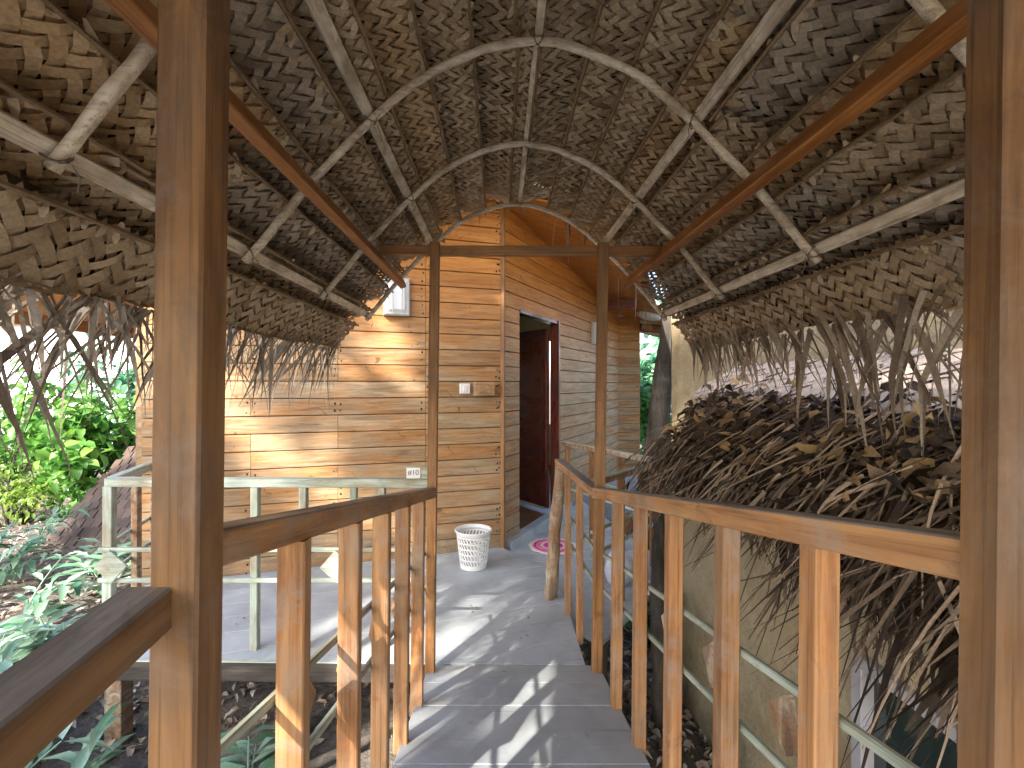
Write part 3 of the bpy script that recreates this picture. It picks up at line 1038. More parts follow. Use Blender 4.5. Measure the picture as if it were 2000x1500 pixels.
# facet B, with the doorway
D0, D1, DH = .33, 1.31, 2.06
z = -.02
zmid = 0
while z < 2.95:
    zt = z+ROW
    segs = [(0.0, 4.02)]
    joints = [2.05, 2.75, 3.4]
    if z < DH-.02:
        segs = [(0, D0-.01), (D1+.035, 4.02)]
    for a, b in segs:
        cuts = [a]+[j for j in joints if a < j < b and rnd.random() < .8]+[b]
        for q0, q1 in zip(cuts[:-1], cuts[1:]):
            xm = (C+DB*q0).x
            if z > roof_z(xm)+.02: continue
            top = zt-.003
            wall_board(C, DB, NB, q0+.0015, q1-.0015, z+.003, top, push=rnd.uniform(0, .003))
    z = zt
# end wall facing the walkway, right of facet B
z = -.02
DE = Vector((.999, .04)); NE = Vector((.04, -.999))
while z < 2.45:
    wall_board(E, DE, NE, .0, .36, z+.0015, z+ROW-.0015)
    z += ROW
# dark sheet added behind the boards, stops light leaking through the gaps
mb = MB()
def back_sheet(o, d, n, t0, t1, z0, zf):
    p0 = o+d*t0-n*.004; p1 = o+d*t1-n*.004
    q0 = p0-n*.03; q1 = p1-n*.03
    mb.add([(p0.x, p0.y, z0), (p1.x, p1.y, z0), (p1.x, p1.y, zf(p1.x)), (p0.x, p0.y, zf(p0.x))], [(0, 1, 2, 3)])
    mb.add([(q0.x, q0.y, z0), (q1.x, q1.y, z0), (q1.x, q1.y, zf(q1.x)), (q0.x, q0.y, zf(q0.x))], [(3, 2, 1, 0)])
back_sheet(LCOR, DA, NA, 0, LA, -.02, roof_z)
back_sheet(C, DB, NB, 0, D0-.01, -.02, roof_z)
back_sheet(C, DB, NB, D0-.01, D1+.035, DH+.035, roof_z)
back_sheet(C, DB, NB, D1+.035, LB, -.02, roof_z)
back_sheet(E, DE, NE, 0, .36, -.02, lambda x: 2.45)
mb.build('added_backing', M['dark'], hut)
# studs and trims
beam('corner_trim', (C.x+.012, C.y-.028, -.02), (C.x+.012, C.y-.028, 2.92), .036, .03, M['dark'] if False else M['orange'], hut, up=(.5, 1, 0))
tp = C+DB*(D0-.13)
nails.build('nail_heads', M['nail'], hut)
hut.children[-1]['kind'] = 'stuff'
# door frame
def bpt(t, off=0.0):
    p = C+DB*t+NB*off
    return p
fr = MB()
p = bpt(D0+.005, -.02)
fobj = beam('door_frame', (*bpt(D1+.012, -.012), -.02), (*bpt(D1+.012, -.012), DH+.03), .05, .10, M['redwood'], hut, up=(NB.x, NB.y, 0))
beam('left_jamb', (*bpt(D0+.002, -.03), -.02), (*bpt(D0+.002, -.03), DH+.03), .02, .08, M['redwood'], fobj, up=(NB.x, NB.y, 0))
beam('lintel', (*bpt(D0, -.02), DH+.012), (*bpt(D1, -.02), DH+.012), .09, .035, M['redwood'], fobj)
sill = beam('door_sill', (*bpt(.04, .035), -.005), (*bpt(1.6, .035), -.005), .10, .085, M['deck'], hut)
# door leaf, standing open into the room
h0 = Vector((bpt(D1-.02, -.085)))
hd = Vector((-.60, .80)); hn = Vector((-.80, -.60))
door = beam('door', (h0.x, h0.y, 1.02), (h0.x+hd.x*.86, h0.y+hd.y*.86, 1.02), .035, 1.98, M['redwood'], hut, ch=.003)
a = h0+hn*.022
beam('door_stile', (a.x+hd.x*.05, a.y+hd.y*.05, .04), (a.x+hd.x*.05, a.y+hd.y*.05, 2.0), .09, .012, M['redwood'], door, up=(hn.x, hn.y, 0))
for zz in (.35, 1.65):
    beam('hinge', (a.x+.015, a.y-.01, zz), (a.x+.015, a.y-.01, zz+.10), .022, .018, M['metal'], door, up=(0, 1, 0))
beam('door_gap_light', (h0.x+hn.x*.03, h0.y+hn.y*.03, .03), (h0.x+hd.x*.86+hn.x*.03, h0.y+hd.y*.86+hn.y*.03, .03), .012, .02, M['gap_light'], door)  # pale strip standing in for the light gap under the leaf
# rest of the shell: back walls with window openings, floor, ceiling light comes through them
back = [Vector((LCOR.x, LCOR.y)), Vector((-3.3, 5.2)), Vector((-3.3, 7.2)), Vector((-2.2, 8.6)), Vector((.4, 9.0)), Vector((E.x, E.y))]
for i, (a, b) in enumerate(zip(back[:-1], back[1:])):
    mb = MB()
    d = (b-a); L = d.length; d = d.normalized(); n = Vector((d.y, -d.x))
    parts = [(0, L, -.02, 2.9)]
    if i in (2, 3, 4): parts = [(0, L, -.02, .7), (0, L*.10, .7, 2.15), (L*.90, L, .7, 2.15), (0, L, 2.15, 2.9)]
    for (t0, t1, z0, z1) in parts:
        p0 = a+d*t0; p1 = a+d*t1
        vs = []
        for q in (p0-n*.04, p1-n*.04, p1+n*.04, p0+n*.04):
            vs.append((q.x, q.y, z0))
        for q in (p0-n*.04, p1-n*.04, p1+n*.04, p0+n*.04):
            vs.append((q.x, q.y, roof_z(q.x)+.02 if z1 > 2.5 else z1))
        mb.add(vs, [(3, 2, 1, 0), (4, 5, 6, 7), (0, 1, 5, 4), (1, 2, 6, 5), (2, 3, 7, 6), (3, 0, 4, 7)])
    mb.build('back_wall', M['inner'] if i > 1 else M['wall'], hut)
mb = MB()
poly = [(LCOR.x, LCOR.y+.03), (C.x-.01, C.y+.03), (E.x-.05, E.y), (.4, 9.0), (-2.2, 8.6), (-3.3, 7.2), (-3.3, 5.2)]
mb.add([(x, y, -.012) for x, y in poly], [tuple(range(len(poly)))])
mb.add([(x, y, -.06) for x, y in poly], [tuple(reversed(range(len(poly))))])
mb.build('floor', M['innerfloor'], hut)
# roof: two boarded slopes
def xb(y): return C.x+.52*(y-C.y)
hr = thing('hut_roof', (0, 6, 2.97), None, None, parent=hut)
def soffit_board(y0, y1, x0, x1, z_of, th=.02):
    mb = MB()
    vs = [(x0, y0, z_of(x0)), (x1, y0, z_of(x1)), (x1, y1, z_of(x1)), (x0, y1, z_of(x0))]
    mb.add([(x, y, zz) for x, y, zz in vs]+[(x, y, zz+th) for x, y, zz in vs],
           [(3, 2, 1, 0), (4, 5, 6, 7), (0, 1, 5, 4), (1, 2, 6, 5), (2, 3, 7, 6), (3, 0, 4, 7)])
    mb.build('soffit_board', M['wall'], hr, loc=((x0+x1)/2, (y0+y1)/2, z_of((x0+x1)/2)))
y = 3.35
while y < 8.8:
    y2 = y+.16
    soffit_board(y+.002, y2-.002, -3.55, -.01, roof_z)
    xr = min(2.9, max(.35, xb(y+.08)+.86))
    if y > 3.85: soffit_board(y+.002, y2-.002, .01, xr, roof_z)
    y = y2
mb = MB()
for sgn, xo in ((-1, -3.6), (1, 3.0)):
    vs = []
    if sgn < 0: q = [(0, 3.3), (0, 8.9), (-3.62, 8.9), (-3.62, 3.3)]
    else: q = [(0, 3.8), (1.0, 3.8), (3.0, 8.9), (0, 8.9)]
    vs = [(x, y, roof_z(x)+.028) for x, y in q]+[(x, y, roof_z(x)+.09) for x, y in q]
    mb.add(vs, [(3, 2, 1, 0), (4, 5, 6, 7), (0, 1, 5, 4), (1, 2, 6, 5), (2, 3, 7, 6), (3, 0, 4, 7)])
mb.build('roof_sheet', M['thatch_out'], hr)
beam('fascia', (-3.60, 3.3, roof_z(-3.6)-.02), (-3.60, 8.8, roof_z(-3.6)-.02), .025, .12, M['orange'], hr)
beam('rafter', (1.36, 6.78, 2.49), (1.84, 6.52, 2.47), .06, .15, M['redwood'], hr)
beam('rafter', (2.02, 7.95, 2.33), (2.55, 7.66, 2.25), .06, .13, M['redwood'], hr)
beam('fascia', (2.24, 7.72, 2.30), (2.70, 7.72, 2.20), .03, .10, M['orange'], hr)

# ------------------------------------------------------------------ decks
deck = thing('hut_deck', (-.8, 3.2, 0), 'grey painted plank deck before the hut wall', 'deck')
dpoly = [(-2.15, 2.52), (.43, 2.452), (.43, 3.2), (.36, 3.71), (.022, 4.215), (LCOR.x+.03, LCOR.y-.02)]
nA = (-DA.y, DA.x)
d0 = 2.05
k = 0
while d0 < 4.3:
    w = [.21, .19, .22, .2, .23][k % 5]
    pl_ = clip_poly(clip_poly(dpoly, nA, d0+w-.002), (-nA[0], -nA[1]), -(d0+.002))
    if len(pl_) > 2:
        poly_plank('plank', pl_, -.026, rnd.uniform(-.0015, .0015), M['deck'], deck, ANG_A)
    d0 += w; k += 1
beam('edge_board', (-2.16, 2.500, -.05), (-.36, 2.478, -.05), .03, .10, [M['dark'], M['mint']], deck, wob=.001)
for x, yy in ((-2.05, 2.65), (-1.1, 2.65), (-.3, 2.75), (-2.2, 3.3), (-1.1, 3.5), (.3, 2.7)):
    beam('pile', (x, yy, -.9), (x, yy, -.03), .09, .09, M['log'], deck, up=(0, 1, 0))
land = thing('door_landing', (.7, 4.2, -.03), 'darker plank landing in front of the red door', 'deck')
lpoly = [(.20, 3.3), (.56, 2.72), (1.36, 3.78), (1.02, 6.05), (.035, 4.20)]
nl = (-.12, .993)
d0 = 2.55
k = 0
while d0 < 6.2:
    w = [.2, .17, .21, .19][k % 4]
    pl_ = clip_poly(clip_poly(lpoly, nl, d0+w-.002), (-nl[0], -nl[1]), -(d0+.002))
    if len(pl_) > 2:
        poly_plank('plank', pl_, -.062, -.034+rnd.uniform(-.0015, .0015), M['deck'], land, math.atan2(.12, .993))
    d0 += w; k += 1
for x, yy in ((.6, 3.0), (1.25, 3.8), (1.0, 5.6)):
    beam('pile', (x, yy, -1.1), (x, yy, -.064), .10, .10, M['dark'], land, up=(0, 1, 0))

# deck railing in faded mint paint
dr = thing('deck_railing', (-1.2, 2.6, 0), 'faded mint railing of the deck with diamond plates', 'railing')
ZT = .905
beam('top_rail', (-2.07, 2.60, ZT-.022), (-.372, 2.60, ZT-.028), .05, .046, M['mint'], dr)
for px, w in ((213, .05), (498, .038), (592, .038), (690, .034), (745, .034)):
    x = (px-975)*2.6/FPX
    beam('baluster', (x, 2.60, -.02), (x+.004, 2.60, ZT-.045), w, .042, M['mint'], dr, up=(0, 1, 0))
for zz in (.535, .375):
    beam('mid_rail', (-2.09, 2.567, zz), (-.40, 2.567, zz), .018, .022, M['mint'], dr)
for px in (212, 655):
    diamond(((px-975)*2.53/FPX, 2.545, .455), (0, -1, 0), .085, .010, M['mint'], dr, spin=R(4))
# return to the wall
beam('return_rail', (-2.07, 2.63, ZT-.022), (-2.30, 3.44, ZT-.022), .05, .046, M['mint'], dr)
for f in (.35, .68):
    x = -2.07-.23*f; yy = 2.63+.81*f
    beam('baluster', (x, yy, -.02), (x, yy, ZT-.045), .04, .04, M['log'], dr, up=(0, 1, 0))
for zz in (.535, .375):
    beam('mid_rail', (-2.095, 2.62, zz), (-2.33, 3.42, zz), .018, .022, M['mint'], dr)
# landing railing
lr = thing('landing_railing', (1.2, 3.8, 0), 'small railing round the landing right of the door', 'railing')
q0 = Vector((.63, 5.0)); q1 = Vector((1.26, 3.78)); q2 = Vector((.56, 2.98))
for a, b in ((q0, q1), (q1, q2)):
    beam('top_rail', (a.x, a.y, .80), (b.x, b.y, .80), .05, .042, [M['log'], M['mint']], lr)
    for zz in (.50, .36):
        beam('mid_rail', (a.x, a.y, zz), (b.x, b.y, zz), .018, .022, M['mint'], lr)
    for f in (.08, .36, .64, .92):
        c_ = a+(b-a)*f
        beam('baluster', (c_.x, c_.y, -.06), (c_.x, c_.y, .78), .04, .036, M['orange'], lr, up=(0, 1, 0))
    mid = a+(b-a)*.5
    dd = (b-a).normalized()
    diamond((mid.x+dd.y*.03, mid.y-dd.x*.03, .43), (dd.y, -dd.x, 0), .085, .01, M['orange'], lr)
# log post and the short rail to it
lp = MB()
r = random.Random(3)
pts = []; rad = []
for i in range(15):
    f = i/14
    zz = -.03+.915*f
    pts.append((.333+.066*f+.004*math.sin(f*9)+r.uniform(-.0025, .0025), 3.22+.01*math.sin(f*5), zz))
    rad.append(.044-.008*f+(.004 if i == 9 else 0)+r.uniform(-.0025, .0025))
lp.tube(pts, rad, 14)
o = lp.build('log_post', M['log'], smooth=True, loc=(.333, 3.22, -.03))
tag(o, 'rough round log post with peeling bark beside the doorway', 'post')
sr = thing('short_railing', (.42, 2.8, 0), 'short railing between the log post and the slim right post', 'railing')
beam('top_rail', (.482, 2.39, .868), (.395, 3.25, .885), .055, .042, [M['rail'], M['railtop']], sr)
for yy, xx in ((2.72, .445), (3.0, .418)):
    beam('baluster', (xx, yy, -.03), (xx, yy, .852), .036, .034, M['rail'], sr, up=(0, 1, 0))
for zz in (.38, .55):
    beam('mid_rail', (.50, 2.42, zz), (.445, 3.2, zz), .018, .02, M['mint'], sr)

# ------------------------------------------------------------------ things on the hut wall
def wall_frame(px, py):
    """point on facet A seen at a pixel"""
    rr_ = (px-975)/FPX
    t = (C.x-C.y*rr_)/(DA.x-DA.y*rr_)
    p = C-DA*t
    return Vector((p.x, p.y, CAMZ+(748-py)*p.y/FPX))
def facet_box(mb, c, w, h, d0, d1, D, N, tint=.5, mi=0, bev=0.0):
    D3 = Vector((D.x, D.y, 0)); N3 = Vector((N.x, N.y, 0)); U = Vector((0, 0, 1))
    vs = []
    for dd, k in ((d0, 0), (d1-bev, 0), (d1, bev)):
        for sx, sz in ((-1, -1), (1, -1), (1, 1), (-1, 1)):
            vs.append(Vector(c)+D3*sx*(w/2-k)+U*sz*(h/2-k)+N3*dd)
    mb.add(vs, [(3, 2, 1, 0), (0, 1, 5, 4), (1, 2, 6, 5), (2, 3, 7, 6), (3, 0, 4, 7), (4, 5, 9, 8), (5, 6, 10, 9), (6, 7, 11, 10), (7, 4, 8, 11), (8, 9, 10, 11)], tint, mi)
c = wall_frame(773, 580)
wlp = thing('wall_lamp', c, 'white box lamp with wire guard high on the hut wall', 'lamp', 'wall lamps')
mb = MB(); facet_box(mb, c, .205, .30, .022, .085, DA, NA, bev=.01); mb.build('housing', M['lampframe'], wlp, loc=c)
mb = MB(); facet_box(mb, c, .155, .25, .08, .105, DA, NA, bev=.02); mb.build('cover', M['lampwhite'], wlp, loc=c)
for k in (-.035, .035):
    a = c+Vector((DA.x, DA.y, 0))*k+Vector((NA.x, NA.y, 0))*.115
    mb = MB(); mb.tube([a+Vector((0, 0, -.14)), a+Vector((0, 0, 0))+Vector((NA.x, NA.y, 0))*.012, a+Vector((0, 0, .14))], .0035, 6); mb.build('guard_wire', M['lampframe'], wlp)
tB = 1.0
rr_ = (1157-975)/FPX
tB = (rr_*C.y-C.x)/(DB.x-DB.y*rr_)
pB = C+DB*tB
c = Vector((pB.x, pB.y, CAMZ+(748-650)*pB.y/FPX))
wl2 = thing('wall_lamp', c, 'small milky box lamp on the wall right of the door', 'lamp', 'wall lamps')
mb = MB(); facet_box(mb, c, .24, .29, .022, .07, DB, NB, bev=.01); mb.build('housing', M['lampframe'], wl2, loc=c)
mb = MB(); facet_box(mb, c, .20, .25, .065, .12, DB, NB, bev=.03); mb.build('cover', M['lampwhite'], wl2, loc=c)
# ceiling lamp under the eaves
cl = thing('ceiling_lamp', (2.19, 7.2, roof_z(2.19)), 'round white lamp under the hut eaves', 'lamp')
mb = MB()
zc = roof_z(2.19)-.004
prof_ = [(.17, 0), (.175, -.02), (.16, -.045), (.11, -.065), (.0, -.072)]
vs = []; fs = []
for (q, h) in prof_:
    for k in range(20):
        a = 2*math.pi*k/20
        vs.append((2.19+q*math.cos(a)*1.0, 7.2+q*math.sin(a), zc+h-.25*q*math.cos(a)))
for i in range(4):
    for k in range(20):
        fs.append((i*20+k, i*20+(k+1) % 20, (i+1)*20+(k+1) % 20, (i+1)*20+k))
mb.add(vs, fs); mb.build('cover', M['lampwhite'], cl, smooth=True)
# switch and junction box
c = wall_frame(906, 757)
sp_ = thing('switch_plate', c, 'white square switch plate beside the wooden box', 'switch')
mb = MB(); facet_box(mb, c, .086, .086, .022, .045, DA, NA, bev=.004); mb.build('plate', M['plastic'], sp_, loc=c)
mb = MB(); facet_box(mb, c+Vector((0, 0, 0)), .035, .05, .044, .051, DA, NA, bev=.003); mb.build('rocker', M['plastic'], sp_, loc=c)
c = wall_frame(942, 757)
jb = thing('junction_box', c, 'wooden box on the wall beside the white switch plate', 'box')
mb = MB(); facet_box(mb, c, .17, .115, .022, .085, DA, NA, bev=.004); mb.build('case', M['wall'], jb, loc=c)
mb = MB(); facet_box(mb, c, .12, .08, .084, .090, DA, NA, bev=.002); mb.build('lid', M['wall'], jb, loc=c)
# number plate standing on the mint rail
c = Vector(((808-975)*2.6/FPX, 2.59, ZT+.026))
npl = thing('number_plate', c, 'small white plate with a number on the mint rail', 'sign')
mb = MB(); mb.box(c, (.036, .003, .028)); mb.build('plate', M['plastic'], npl, loc=c)
mb = MB(); mb.box(c+Vector((.058, .004, .0)), (.016, .003, .030)); mb.build('side_plate', M['mint'], npl, loc=c)
fc = bpy.data.curves.new('number', 'FONT'); fc.body = '#10'; fc.size = .038; fc.align_x = 'CENTER'; fc.align_y = 'CENTER'; fc.extrude = .0004
fo = bpy.data.objects.new('tmp', fc); COL.objects.link(fo)
bpy.context.view_layer.update()
dg = bpy.context.evaluated_depsgraph_get()
me = bpy.data.meshes.new_from_object(fo.evaluated_get(dg))
bpy.data.objects.remove(fo)
me.materials.clear(); me.materials.append(M['ink'])
no = bpy.data.objects.new('number', me); no.location = c+Vector((0, -.0042, .002)); no.rotation_euler = (R(90), 0, 0); link(no, npl)

# ------------------------------------------------------------------ waste basket
bc = Vector((-.197, 3.76, .0))
wb = thing('waste_basket', bc, 'white plastic lattice waste basket on the grey deck', 'basket')
H, r0, r1 = .285, .100, .134
nseg = 30; rows = 5
def ring(mb, z0, z1, ra, rb, th=.003):
    vs = []; fs = []
    for (zz, q) in ((z0, ra), (z1, rb), (z1, rb-th), (z0, ra-th)):
        for k in range(nseg):
            a = 2*math.pi*k/nseg
            vs.append(bc+Vector((q*math.cos(a), q*math.sin(a), zz)))
    for lv in range(4):
        l2 = (lv+1) % 4
        for k in range(nseg):
            fs.append((lv*nseg+k, lv*nseg+(k+1) % nseg, l2*nseg+(k+1) % nseg, l2*nseg+k))
    mb.add(vs, fs)
def rb_at(zz): return r0+(r1-r0)*zz/H
mb = MB(); ring(mb, .004, .042, rb_at(0), rb_at(.042))
vs = [bc+Vector((r0*math.cos(2*math.pi*k/nseg), r0*math.sin(2*math.pi*k/nseg), .005)) for k in range(nseg)]
mb.add(vs, [tuple(range(nseg))])
mb.build('base', M['plastic'], wb)
mb = MB()
zs = np.linspace(.042, .255, rows*2+1)
for i in range(rows):
    z0 = zs[2*i]; z1 = zs[2*i+2]
    zb = z1-.011
    for k in range(nseg):
        for (ka, kb) in ((k, k+.42),):
            vs = []
            for zz, sh in ((z0, 0), (zb, .5)):
                q = rb_at(zz)
                for th in (0, .003):
                    for kk in (ka, kb):
                        a = 2*math.pi*(kk-sh*1.0)/nseg
                        vs.append(bc+Vector(((q-th)*math.cos(a), (q-th)*math.sin(a), zz)))
            mb.add(vs, [(0, 1, 5, 4), (3, 2, 6, 7), (2, 0, 4, 6), (1, 3, 7, 5)])
    ring(mb, zb, z1, rb_at(zb), rb_at(z1))
mb.build('lattice_wall', M['plastic'], wb)
mb = MB(); ring(mb, .255, H, rb_at(.255), r1)
pts = [bc+Vector(((r1+.003)*math.cos(2*math.pi*k/48), (r1+.003)*math.sin(2*math.pi*k/48), H)) for k in range(49)]
mb.tube(pts, .0075, 8, caps=False)
mb.build('rim', M['plastic'], wb, smooth=True)

# ------------------------------------------------------------------ round mat
mc = Vector((.475, 4.33, -.030))
dm = thing('door_mat', mc, 'round pink and cream crocheted mat before the door', 'mat')
rings = [(.0, .045, 'mat_white', .012), (.045, .085, 'mat_pink', .013), (.085, .115, 'mat_white', .011), (.115, .155, 'mat_rose', .012), (.155, .175, 'mat_pink', .011), (.175, .215, 'mat_white', .009)]
r = random.Random(9)
for (ra, rb_, mt, h) in rings:
    mb = MB(); vs = []; fs = []
    n = 40
    prof_ = [(ra, .002), (ra+.004, h), ((ra+rb_)/2, h+.002), (rb_-.004, h), (rb_, .0)]
    for (q, zz) in prof_:
        for k in range(n):
            a = 2*math.pi*k/n
            w_ = q*(1+(.035*math.sin(a*9) if rb_ > .2 and q > .2 else 0)+.02*math.sin(a*3+1))
            vs.append(mc+Vector((w_*math.cos(a), w_*math.sin(a)*1.0, zz+r.uniform(-.001, .001))))
    for i in range(4):
        for k in range(n):
            fs.append((i*n+k, i*n+(k+1) % n, (i+1)*n+(k+1) % n, (i+1)*n+k))
    mb.add(vs, fs); mb.build('crochet_ring', M[mt], dm, smooth=True)

# pale sack and board on the landing
sk = MB()
n1, n2 = 14, 20
vs = []; fs = []
sc_ = Vector((.855, 3.52, -.034))
r = random.Random(4)
for i in range(n1+1):
    f = i/n1
    rad_ = .095*(math.sin(math.pi*min(.999, .12+f*.86)))**.6
    for k in range(n2):
        a = 2*math.pi*k/n2
        w_ = 1+.12*math.sin(a*3+f*4)+.07*math.sin(a*7-f*9)
        vs.append(sc_+Vector((rad_*w_*math.cos(a)*1.1, rad_*w_*math.sin(a)*.8, .26*f+.01*math.sin(a*2))))
for i in range(n1):
    for k in range(n2):
        fs.append((i*n2+k, i*n2+(k+1) % n2, (i+1)*n2+(k+1) % n2, (i+1)*n2+k))
fs.append(tuple(range(n2-1, -1, -1))); fs.append(tuple(n1*n2+k for k in range(n2)))
sk.add(vs, fs)
o = sk.build('plastic_sack', M['sack'], smooth=True, loc=tuple(sc_))
tag(o, 'pale bluish plastic sack behind the right railing', 'sack')
wbd = beam('white_board', (1.02, 3.30, -.012), (1.32, 3.62, -.02), .22, .02, M['board_white'])
tag(wbd, 'flat whitish board lying at the landing corner', 'board')

# ------------------------------------------------------------------ plaster house on the right
house = thing('plaster_house', (1.8, 2.6, -.9), 'tan plastered house with a low thatched skirt roof', 'house')
def wall_sheet(name, x, y0, y1, z0, z1, mat, th=.12):
    mb = MB()
    ny_, nz_ = int((y1-y0)/.12)+1, int((z1-z0)/.12)+1
    vs = []
    for j in range(nz_+1):
        for i in range(ny_+1):
            y = y0+(y1-y0)*i/ny_; zz = z0+(z1-z0)*j/nz_
            vs.append((x+.012*mnoise.noise(Vector((y*3, zz*3, x))), y, zz))
    nW = ny_+1
    fs = [(j*nW+i, (j+1)*nW+i, (j+1)*nW+i+1, j*nW+i+1) for j in range(nz_) for i in range(ny_)]
    mb.add(vs, fs)
    mb.add([(x+th, y0, z0), (x+th, y1, z0), (x+th, y1, z1), (x+th, y0, z1)], [(0, 1, 2, 3)])
    mb.add([(x, y1, z0), (x+th, y1, z0), (x+th, y1, z1), (x, y1, z1)], [(0, 1, 2, 3)])
    mb.add([(x, y0, z0), (x+th, y0, z0), (x+th, y0, z1), (x, y0, z1)], [(3, 2, 1, 0)])
    return mb.build(name, mat, house, smooth=True)
wall_sheet('lower_wall', 1.27, 1.72, 3.4, -1.1, 1.05, M['plaster'])
wall_sheet('lower_wall', 1.27, .2, 1.18, -1.1, 1.05, M['plaster'])
wall_sheet('lower_wall', 1.27, 1.18, 1.72, -1.1, -.42, M['plaster'])
wall_sheet('lower_wall', 1.27, 1.18, 1.72, .46, 1.05, M['plaster'])
wall_sheet('upper_wall', 1.84, -.6, 5.25, .9, 4.2, M['plaster'])
mb = MB()
mb.add([(1.27, 3.4, -1.1), (4.5, 3.4, -1.1), (4.5, 3.4, 1.4), (1.27, 3.4, 1.05)], [(0, 1, 2, 3)])
mb.add([(1.84, 5.25, -1.1), (4.5, 5.25, -1.1), (4.5, 5.25, 4.2), (1.84, 5.25, 4.2)], [(0, 1, 2, 3)])
mb.build('end_wall', M['plaster'], house)
beam('corner_pole', (1.815, 3.62, 1.45), (1.80, 3.62, 3.0), .05, .05, M['log'], house, up=(0, 1, 0))
win = beam('window', (1.262, 1.175, .445), (1.262, 1.725, .445), .05, .04, M['frame_grey'], house)
beam('frame', (1.262, 1.705, -.42), (1.262, 1.705, .425), .05, .05, M['frame_grey'], win, up=(0, 1, 0))
beam('frame', (1.262, 1.195, -.42), (1.262, 1.195, .425), .05, .05, M['frame_grey'], win, up=(0, 1, 0))
mb = MB(); mb.box((1.285, 1.45, .0), (.004, .245, .43)); mb.build('pane', M['glass'], win)

# skirt roof: local d (up the slope, metres in X) and y
EX, EZ, KS = 1.0, .945, .70
def sk_pt(d, y, off=0.0):
    nn = Vector((-KS, 0, 1)).normalized()
    sag = .05*math.sin(min(1, max(0, d/.82))*math.pi)
    q = Vector((EX+d, y, EZ+KS*d+sag))+nn*off
    return q
def y_far(d): return 3.0+.80*d
mb = MB()
nd, nyy = 14, 40
vs = []
r = random.Random(31)
for j in range(nyy+1):
    for i in range(nd+1):
        d = -.03+.88*i/nd
        y = .55+(y_far(d)-.55)*j/nyy
        vs.append(sk_pt(d, y, r.uniform(-.012, .012)))
fs = [(j*(nd+1)+i, j*(nd+1)+i+1, (j+1)*(nd+1)+i+1, (j+1)*(nd+1)+i) for j in range(nyy) for i in range(nd)]
mb.add(vs, fs, .35)
mb.add([v-Vector((0, 0, .06)) for v in vs], [tuple(reversed(f)) for f in fs], .3)
skirt = mb.build('skirt_roof', M['thatch_out'], house)
# bleached woven mats on the upper half
for (y0, y1, dd0, dd1, sd) in ((.9, 2.25, .40, .84, 1), (2.2, 3.62, .42, .83, 2)):
    r = random.Random(sd)
    def mapf(a, b, h, y0=y0, dd0=dd0): return sk_pt(dd0+b*.82, y0+a, .03+h)
    st = weave_strips(y1-y0, (dd1-dd0)/.82, .055, mapf, r, amp=.005, rag=.0, wf=(.78, .86))
    m2 = MB()
    for Wp, Sp, hw, tint in st: m2.ribbon(Wp, Sp, hw, .25+tint*.5)
    tag(m2.build('woven_mat', M['mat_pale'], skirt), kind='stuff')
# dry leaf ribs lying down the slope, their ends beyond the eave
r = random.Random(57)
rib_meshes = []
for k in range(6):
    mb = MB()
    L = 1.0
    pts = []
    bend = r.uniform(.03, .11); b2 = r.uniform(-.05, .05)
    for i in range(7):
        f = i/6
        pts.append(Vector((f*L, b2*math.sin(f*3), -bend*f*f)))
    mb.tube(pts, [.0072*(1-.75*i/6) for i in range(7)], 5, r.uniform(.45, 1.0), caps=False)
    # remnants of the blade
    for i in range(r.randint(1, 3)):
        f = r.uniform(.15, .8)
        p = Vector((f*L, b2*math.sin(f*3), -bend*f*f))
        d = Vector((.8, r.choice((-1, 1))*r.uniform(.1, .4), -.15))
        mb.ribbon([p, p+d*.08, p+d*.17], [Vector((0, .3, 1)).normalized()]*3, [.006, .008, .001], r.uniform(.1, .7))
    rib_meshes.append(mb.mesh('leaf_rib', M['ribs']))
extra = MB()
for k in range(700):
    y = r.uniform(.72, 3.12)
    d = r.uniform(-.02, .47) if k % 3 else r.uniform(-.04, .12)
    if y > y_far(d)+.06: y = y_far(d)-r.uniform(0, .2)
    ang = r.gauss(.45, .6) if y > 1.7 else r.gauss(.25, .8)
    L = r.uniform(.22, .55) if d > .1 else r.uniform(.18, .42)
    if d < .1 and y < 1.5: L = r.uniform(.3, .55)
    base = sk_pt(d, y, r.uniform(.015, .115)*(1-.5*max(0, d)/.58))
    down = Vector((-1, ang, -KS+r.gauss(0, .10) if d > .12 else -KS-r.uniform(.1, 1.3))).normalized()
    if k < 300:
        o = bpy.data.objects.new('leaf_rib', rib_meshes[k % 6])
        x = down; yv = Vector((-KS, 0, 1)).cross(x).normalized(); zv = x.cross(yv)
        Mx = Matrix((x, yv, zv)).transposed().to_4x4() @ Matrix.Diagonal((L, r.uniform(.5, 1.0), r.uniform(.45, 1.0), 1))
        Mx.translation = base
        o.matrix_basis = Mx
        link(o, skirt)
    else:
        sd = down.cross(Vector((0, 0, 1))).normalized()
        pts = [base, base+down*L*.5+Vector((0, 0, r.uniform(-.02, .02))), base+down*L+Vector((0, 0, -r.uniform(.0, .07)))]
        w_ = r.choice((.003, .004, .005, .008, .013))
        extra.ribbon(pts, [(sd+Vector((0, 0, r.uniform(-.6, .6)))).normalized()]*3, [w_*.6, w_*.7, w_*.1], r.random()**2.2)
